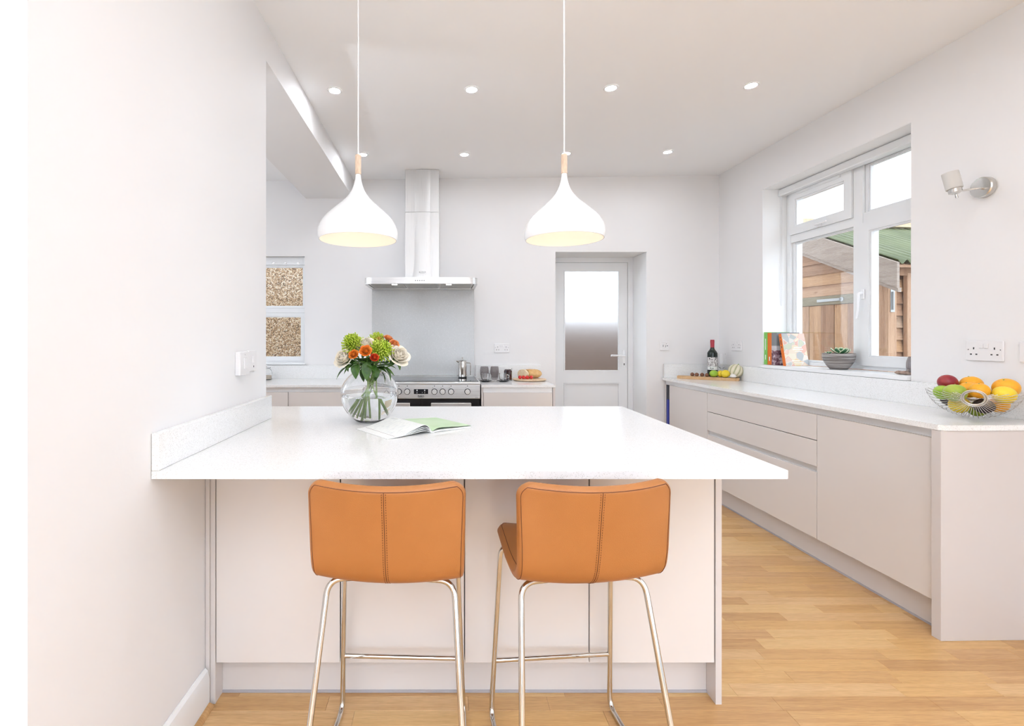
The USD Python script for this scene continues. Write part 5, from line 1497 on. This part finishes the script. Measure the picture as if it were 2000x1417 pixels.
for k, (nm, lab_, *_, r_, mm) in enumerate(FR):
    c = BC + pos[k]
    t = Thing(nm, lab_, 'fruit', tuple(c - np.array([0, 0, r_])), 'own', k * 47.0, 'fruit in the wire bowl')
    if nm in ('lemon', 'lime'):
        pr = [(0, -1.0)] + [(.93 * math.sin(a_) ** .9, -math.cos(a_)) for a_ in np.linspace(.12, math.pi - .25, 14)] + [(.15, 1.03), (0, 1.08)]
        g = move(aim(lathe([(a_ * r_, b_ * r_ * .96) for a_, b_ in pr], 28), (1, .2, .1)), (0, 0, r_))
        t.add('skin', g, mm, True)
    else:
        sc = {'mango': (1, .9, .92), 'avocado': (1.0, .86, .86)}.get(nm, (1, 1, .96))
        g = ball((0, 0, 0), r_, 4, sc)
        if nm in ('apple', 'orange', 'grapefruit'):
            u_ = np.linalg.norm(g.vertices[:, :2], axis=1) / r_
            g.vertices[:, 2] -= np.where(g.vertices[:, 2] > 0, (.22 if nm == 'apple' else .05) * r_ * np.exp(-(u_ / .22) ** 2), 0)
        if nm == 'avocado':
            g.vertices[:, 1:] *= (1 - .25 * np.clip(g.vertices[:, 0] / r_, 0, 1) ** 2)[:, None]
        tiltq = (.3, -.25, .9) if nm == 'grapefruit' else (.2, .1, 1)
        t.add('skin', move(aim(g, tiltq), (0, 0, r_)), mm, True)
        e_ = np.array(tiltq) / np.linalg.norm(tiltq) * r_ * (.80 if nm == 'apple' else .93)
        if nm == 'apple':
            t.add('stalk', move(cyl((0, 0, 0), e_ / r_ * .012, .0014, 8), e_ + (0, 0, r_)), 'stemg')
        elif nm in ('orange', 'grapefruit'):
            t.add('stem_scar', ball(e_ * .99 + (0, 0, r_), r_ * .07, 2), 'stemg', True)

# ---------------------------------------------------------------- on the window sill
ZS = 1.1003
M['book_green'] = plain('book_spine_green', (0.22, 0.55, 0.11), 0.5)
M['book_orange'] = plain('book_spine_orange', (0.80, 0.18, 0.015), 0.5)
M['book_grey'] = mat('book_spine_photo', {'g': ('geometry', {}), 's': ('separate_xyz', {}), 'n': ('noise_texture', {'scale': 45.0, 'detail': 3.0}), 'r': ('rgb_ramp', {'ramp': [(0.3, (0.04, 0.015, 0.03)), (0.5, (0.22, 0.10, 0.13)), (0.7, (0.70, 0.62, 0.66))]}),
                                          'r2': ('rgb_ramp', {'ramp': [(0.0, (0.08, 0.05, 0.06)), (0.56, (0.62, 0.60, 0.63)), (0.60, (0.22, 0.23, 0.24)), (1, (0.25, 0.26, 0.27))], 'interpolate': True}), 'm': ('map_range', {'from_min': 1.10, 'from_max': 1.37}),
                                          'h': ('math', {'math_type': 'less_than', 'value2': 1.22}), 'x': ('mix', {}), 'p': ('principled_bsdf', {'roughness': 0.45})},
                     [('g.position', 's.vector'), ('g.position', 'n.vector'), ('s.z', 'm.value'), ('m.result', 'r2.fac'), ('n.fac', 'r.fac'), ('s.z', 'h.value1'), ('h.value', 'x.fac'), ('r2.color', 'x.color1'), ('r.color', 'x.color2'), ('x.color', 'p.base_color')])
M['book_cover'] = mat('book_cover_fruit_print', {'t': ('texture_coordinate', {}), 'v': ('voronoi_texture', {'scale': 21.0, 'feature': 'smooth_f1', 'smoothness': 0.3}), 'n': ('noise_texture', {'scale': 13.0, 'detail': 3.0}), 's': ('separate_color', {}),
                                                 'r': ('rgb_ramp', {'ramp': [(0.0, (0.80, 0.55, 0.22)), (0.25, (0.84, 0.76, 0.58)), (0.45, (0.78, 0.36, 0.26)), (0.65, (0.85, 0.78, 0.68)), (0.82, (0.40, 0.43, 0.45)), (1.0, (0.70, 0.70, 0.42))]}),
                                                 'x': ('mix', {'mix_type': 'mix', 'fac': 0.25, 'color2': (0.4, 0.38, 0.35)}), 'p': ('principled_bsdf', {'roughness': 0.45})},
                      [('t.object', 'v.vector'), ('v.color', 's.color'), ('s.r', 'r.fac'), ('r.color', 'x.color1'), ('x.color', 'p.base_color')])


def book(label, u0, depth, v0, v1, h, m, lean=0.0, text=None, cover=None):
    """A hardback standing on the sill, spine to the room (-u); v0 nearer the eye. lean tips its top away from the eye."""
    c = (u0 + depth / 2, v0, ZS)
    t = Thing('cookbook', label, 'book', c, 'R', group=None)
    piv = (0, v0, ZS)
    ln = lambda mm: turn(mm, -lean, (1, 0, 0), piv) if lean else mm
    th = v1 - v0
    t.add('pages', ln(bx(u0 + .004, u0 + depth - .004, v0 + .003, v1 - .003, ZS + .004, ZS + h - .004)), 'paper', False)
    sp_ = t.add('cover', ln(cat(bx(u0 + .001, u0 + depth, v0, v0 + .0028, ZS + .0006, ZS + h, .0006), bx(u0 + .001, u0 + depth, v1 - .0028, v1, ZS + .0006, ZS + h, .0006))), cover or m, False)
    s_ = t.add('spine', ln(bx(u0 - .001, u0 + .0035, v0, v1, ZS + .0006, ZS + h, .001)), m, False)
    if text:
        ms = [bx(u0 - .0016, u0 - .0008, v0 + th * .38, v0 + th * .62, ZS + h * a, ZS + h * b) for a, b in text]
        t.add('spine_print', ln(cat(*ms)), 'paper' if cover is None else 'ink', False, parent=s_)
    if cover:
        ms = [bx(u0 + depth * a, u0 + depth * b, v0 - .0006, v0 + .0002, ZS + h * z, ZS + h * (z + hh)) for a, b, z, hh in ((.45, .80, .55, .028), (.40, .84, .49, .035), (.50, .78, .44, .02), (.28, .62, .14, .03), (.36, .78, .09, .02), (.40, .74, .05, .015))]
        t.add('cover_print', ln(cat(*ms)), 'paper', False, parent=sp_)
    return t


def vat(x, u):
    return at_u(x, 700, u)[1]


us = 2.772
vb = [4.016, vat(1498.8, us), vat(1507.0, us), vat(1518.0, us)]
book('slim green cookbook at the far left of the sill books', us, .185, vb[1] + .001, vb[0], .268, 'book_green', 0, [(.15, .30), (.45, .8)])
book('orange cookbook standing second from the left on the sill', us + .002, .180, vb[2] + .001, vb[1], .262, 'book_orange', 0, [(.12, .25)])
book('grey cookbook with a photo spine between the two orange spines', us, .185, vb[3] + .006, vb[2], .264, 'book_grey')
v0 = vat(1535, us)
lean = math.atan2(vb[3] - vat(1523, us) + (vat(1523, us) - v0) * .72, .262)
book('orange-spined cookbook leaning on the others, its fruit cover facing the eye', us, .186, v0 - .001, v0 + .028, .262, 'book_orange', lean * .74, [(.55, .62), (.66, .80), (.86, .90)], 'book_cover')

M['stone_bowl'] = mat('banded_stoneware', {'t': ('texture_coordinate', {}), 'm': ('mapping', {'scale': (4, 4, 150)}), 'n': ('noise_texture', {'scale': 1.0, 'detail': 3.0}), 'r': ('rgb_ramp', {'ramp': [(0.35, (0.085, 0.075, 0.07)), (0.5, (0.24, 0.21, 0.195)), (0.66, (0.50, 0.47, 0.44))]}), 'p': ('principled_bsdf', {'roughness': 0.45})},
                      [('t.object', 'm.vector'), ('m.vector', 'n.vector'), ('n.fac', 'r.fac'), ('r.color', 'p.base_color')])
sc_ = at_u(1638, 720, 2.853)
t = Thing('plant_bowl', 'round banded grey stoneware bowl on the window sill', 'bowl', r2w(sc_[0], sc_[1], ZS), 'own')
ot = smooth_path([(.042, 0, .0006), (.052, 0, .004), (.070, 0, .028), (.086, 0, .058), (.0935, 0, .088), (.0925, 0, .112)], 6)
outp = [(p[0] + .0012 * math.sin(p[2] * 620), p[2]) for p in ot]
t.add('vessel', lathe([(0, .0006)] + outp + [(.089, .113), (.086, .108), (.082, .085), (0, .080)], 56), 'stone_bowl', 30)
M['soil'] = mottled('dark_soil', (0.05, 0.035, 0.025), (0.10, 0.07, 0.05), 80.0, 0.9, 0.5)
t.add('soil', lathe([(0, .0802), (.0815, .0855), (.0855, .1035), (0, .1045)], 40), 'soil', 40)
M['succulent'] = mat('succulent_leaf', {'a': ('attribute', {'attribute': 'edge'}), 'r': ('rgb_ramp', {'ramp': [(0.0, (0.045, 0.16, 0.075)), (0.72, (0.07, 0.22, 0.10)), (0.9, (0.50, 0.60, 0.38)), (1, (0.62, 0.68, 0.48))]}), 'p': ('principled_bsdf', {'roughness': 0.35})},
                     [('a.fac', 'r.fac'), ('r.color', 'p.base_color')])
sr = random.Random(5)


def succulent_leaf(L, W, d, up, base):
    rows, ed = [], []
    for t_ in np.linspace(0, 1, 10):
        w = W * (.55 + .45 * math.sin(math.pi * min(t_ * 1.1, 1) / 1)) * math.sqrt(max(1 - t_ ** 4, .002))
        for s_ in np.linspace(-1, 1, 9):
            rows.append((s_ * w, L * t_, .30 * W * s_ * s_ + .35 * L * t_ * t_))
            ed.append(max(abs(s_), t_ ** 3 * 1.0))
    g = sheet(np.array(rows).reshape(10, 9, 3), W * .22)
    return move(orient(g, d, up), base), np.r_[ed, ed]


def rosette(name, label, c, n, L, W):
    t = Thing(name, label, 'plant', c, 'own', group='succulents in the stoneware bowl')
    for k in range(n):
        ring_ = k / n
        a = k * 2.4
        el = .25 + 1.1 * ring_
        d = (math.cos(a) * math.cos(el), math.sin(a) * math.cos(el), math.sin(el))
        g, ed = succulent_leaf(L * (1 - .45 * ring_), W * (1 - .4 * ring_), d, (0, 0, 1), np.array([math.cos(a), math.sin(a), 0]) * .006 * (1 - ring_) + (0, 0, .004))
        pth = t.add('leaf', g, 'succulent', True)
        pm = UsdGeom.PrimvarsAPI(stage.GetPrimAtPath(pth)).CreatePrimvar('edge', Sdf.ValueTypeNames.FloatArray, 'vertex')
        pm.Set([float(e_) for e_ in ed])
    return t


bw0 = np.array(r2w(sc_[0], sc_[1], ZS + .1035))
rosette('succulent', 'larger green succulent rosette on the left of the stoneware bowl', tuple(bw0 + (-.012, -.028, 0)), 15, .058, .024)
rosette('succulent', 'green succulent rosette on the right of the stoneware bowl', tuple(bw0 + (.040, .010, 0)), 13, .050, .022)
rosette('succulent', 'tiny curled succulent at the left edge of the stoneware bowl', tuple(bw0 + (-.060, .015, 0)), 7, .022, .011)
M['pebble_brown'] = mottled('brown_shell', (0.30, 0.19, 0.14), (0.55, 0.42, 0.34), 40.0, 0.5, 0.3)
for px, py, r_, lab_ in ((1757, 728, .018, 'small brown shell on the left at the near end of the sill'), (1768.5, 729, .019, 'small tan shell on the right at the near end of the sill')):
    c = at_u(px, py, 2.822)
    t = Thing('shell', lab_, 'shell', r2w(c[0], c[1], ZS), 'own', px, 'shells on the window sill')
    g = ball((0, 0, 0), r_, 3, (1.25, .8, .62))
    g.vertices += (meshkit.noise(g.vertices * 90, 4)[:, None] - .5) * .006
    aa_ = np.arctan2(g.vertices[:, 2], g.vertices[:, 1])
    g.vertices[:, 1:] *= (1 + .06 * np.cos(9 * aa_) * np.clip(1 - np.abs(g.vertices[:, 0]) / (r_ * 1.3), 0, 1))[:, None]
    g.vertices[:, 2] -= g.bounds[0][2]
    t.add('valve', g, 'pebble_brown', True)
    t.add('hinge_end', ball((r_ * 1.1, 0, r_ * .42), r_ * .28, 2), 'pebble_brown', True)
c = at_u(1785, 724, 2.885)
t = Thing('tealight_holder', 'grey glass candle holder half hidden at the near end of the sill', 'candle holder', r2w(c[0], 2.868, ZS), 'own')
t.add('vessel', lathe([(0, .0006)] + refine([(.020, .0006), (.027, .010), (.031, .040), (.029, .080), (.021, .108)], 4) + refine([(.019, .108), (.027, .080), (.029, .040), (.025, .013)], 4) + [(0, .010)], 40), 'smoke_glass', 40)
t.add('candle', lathe([(0, .0105), (.024, .0115), (.0255, .03), (0, .030)], 32), 'white', 40)
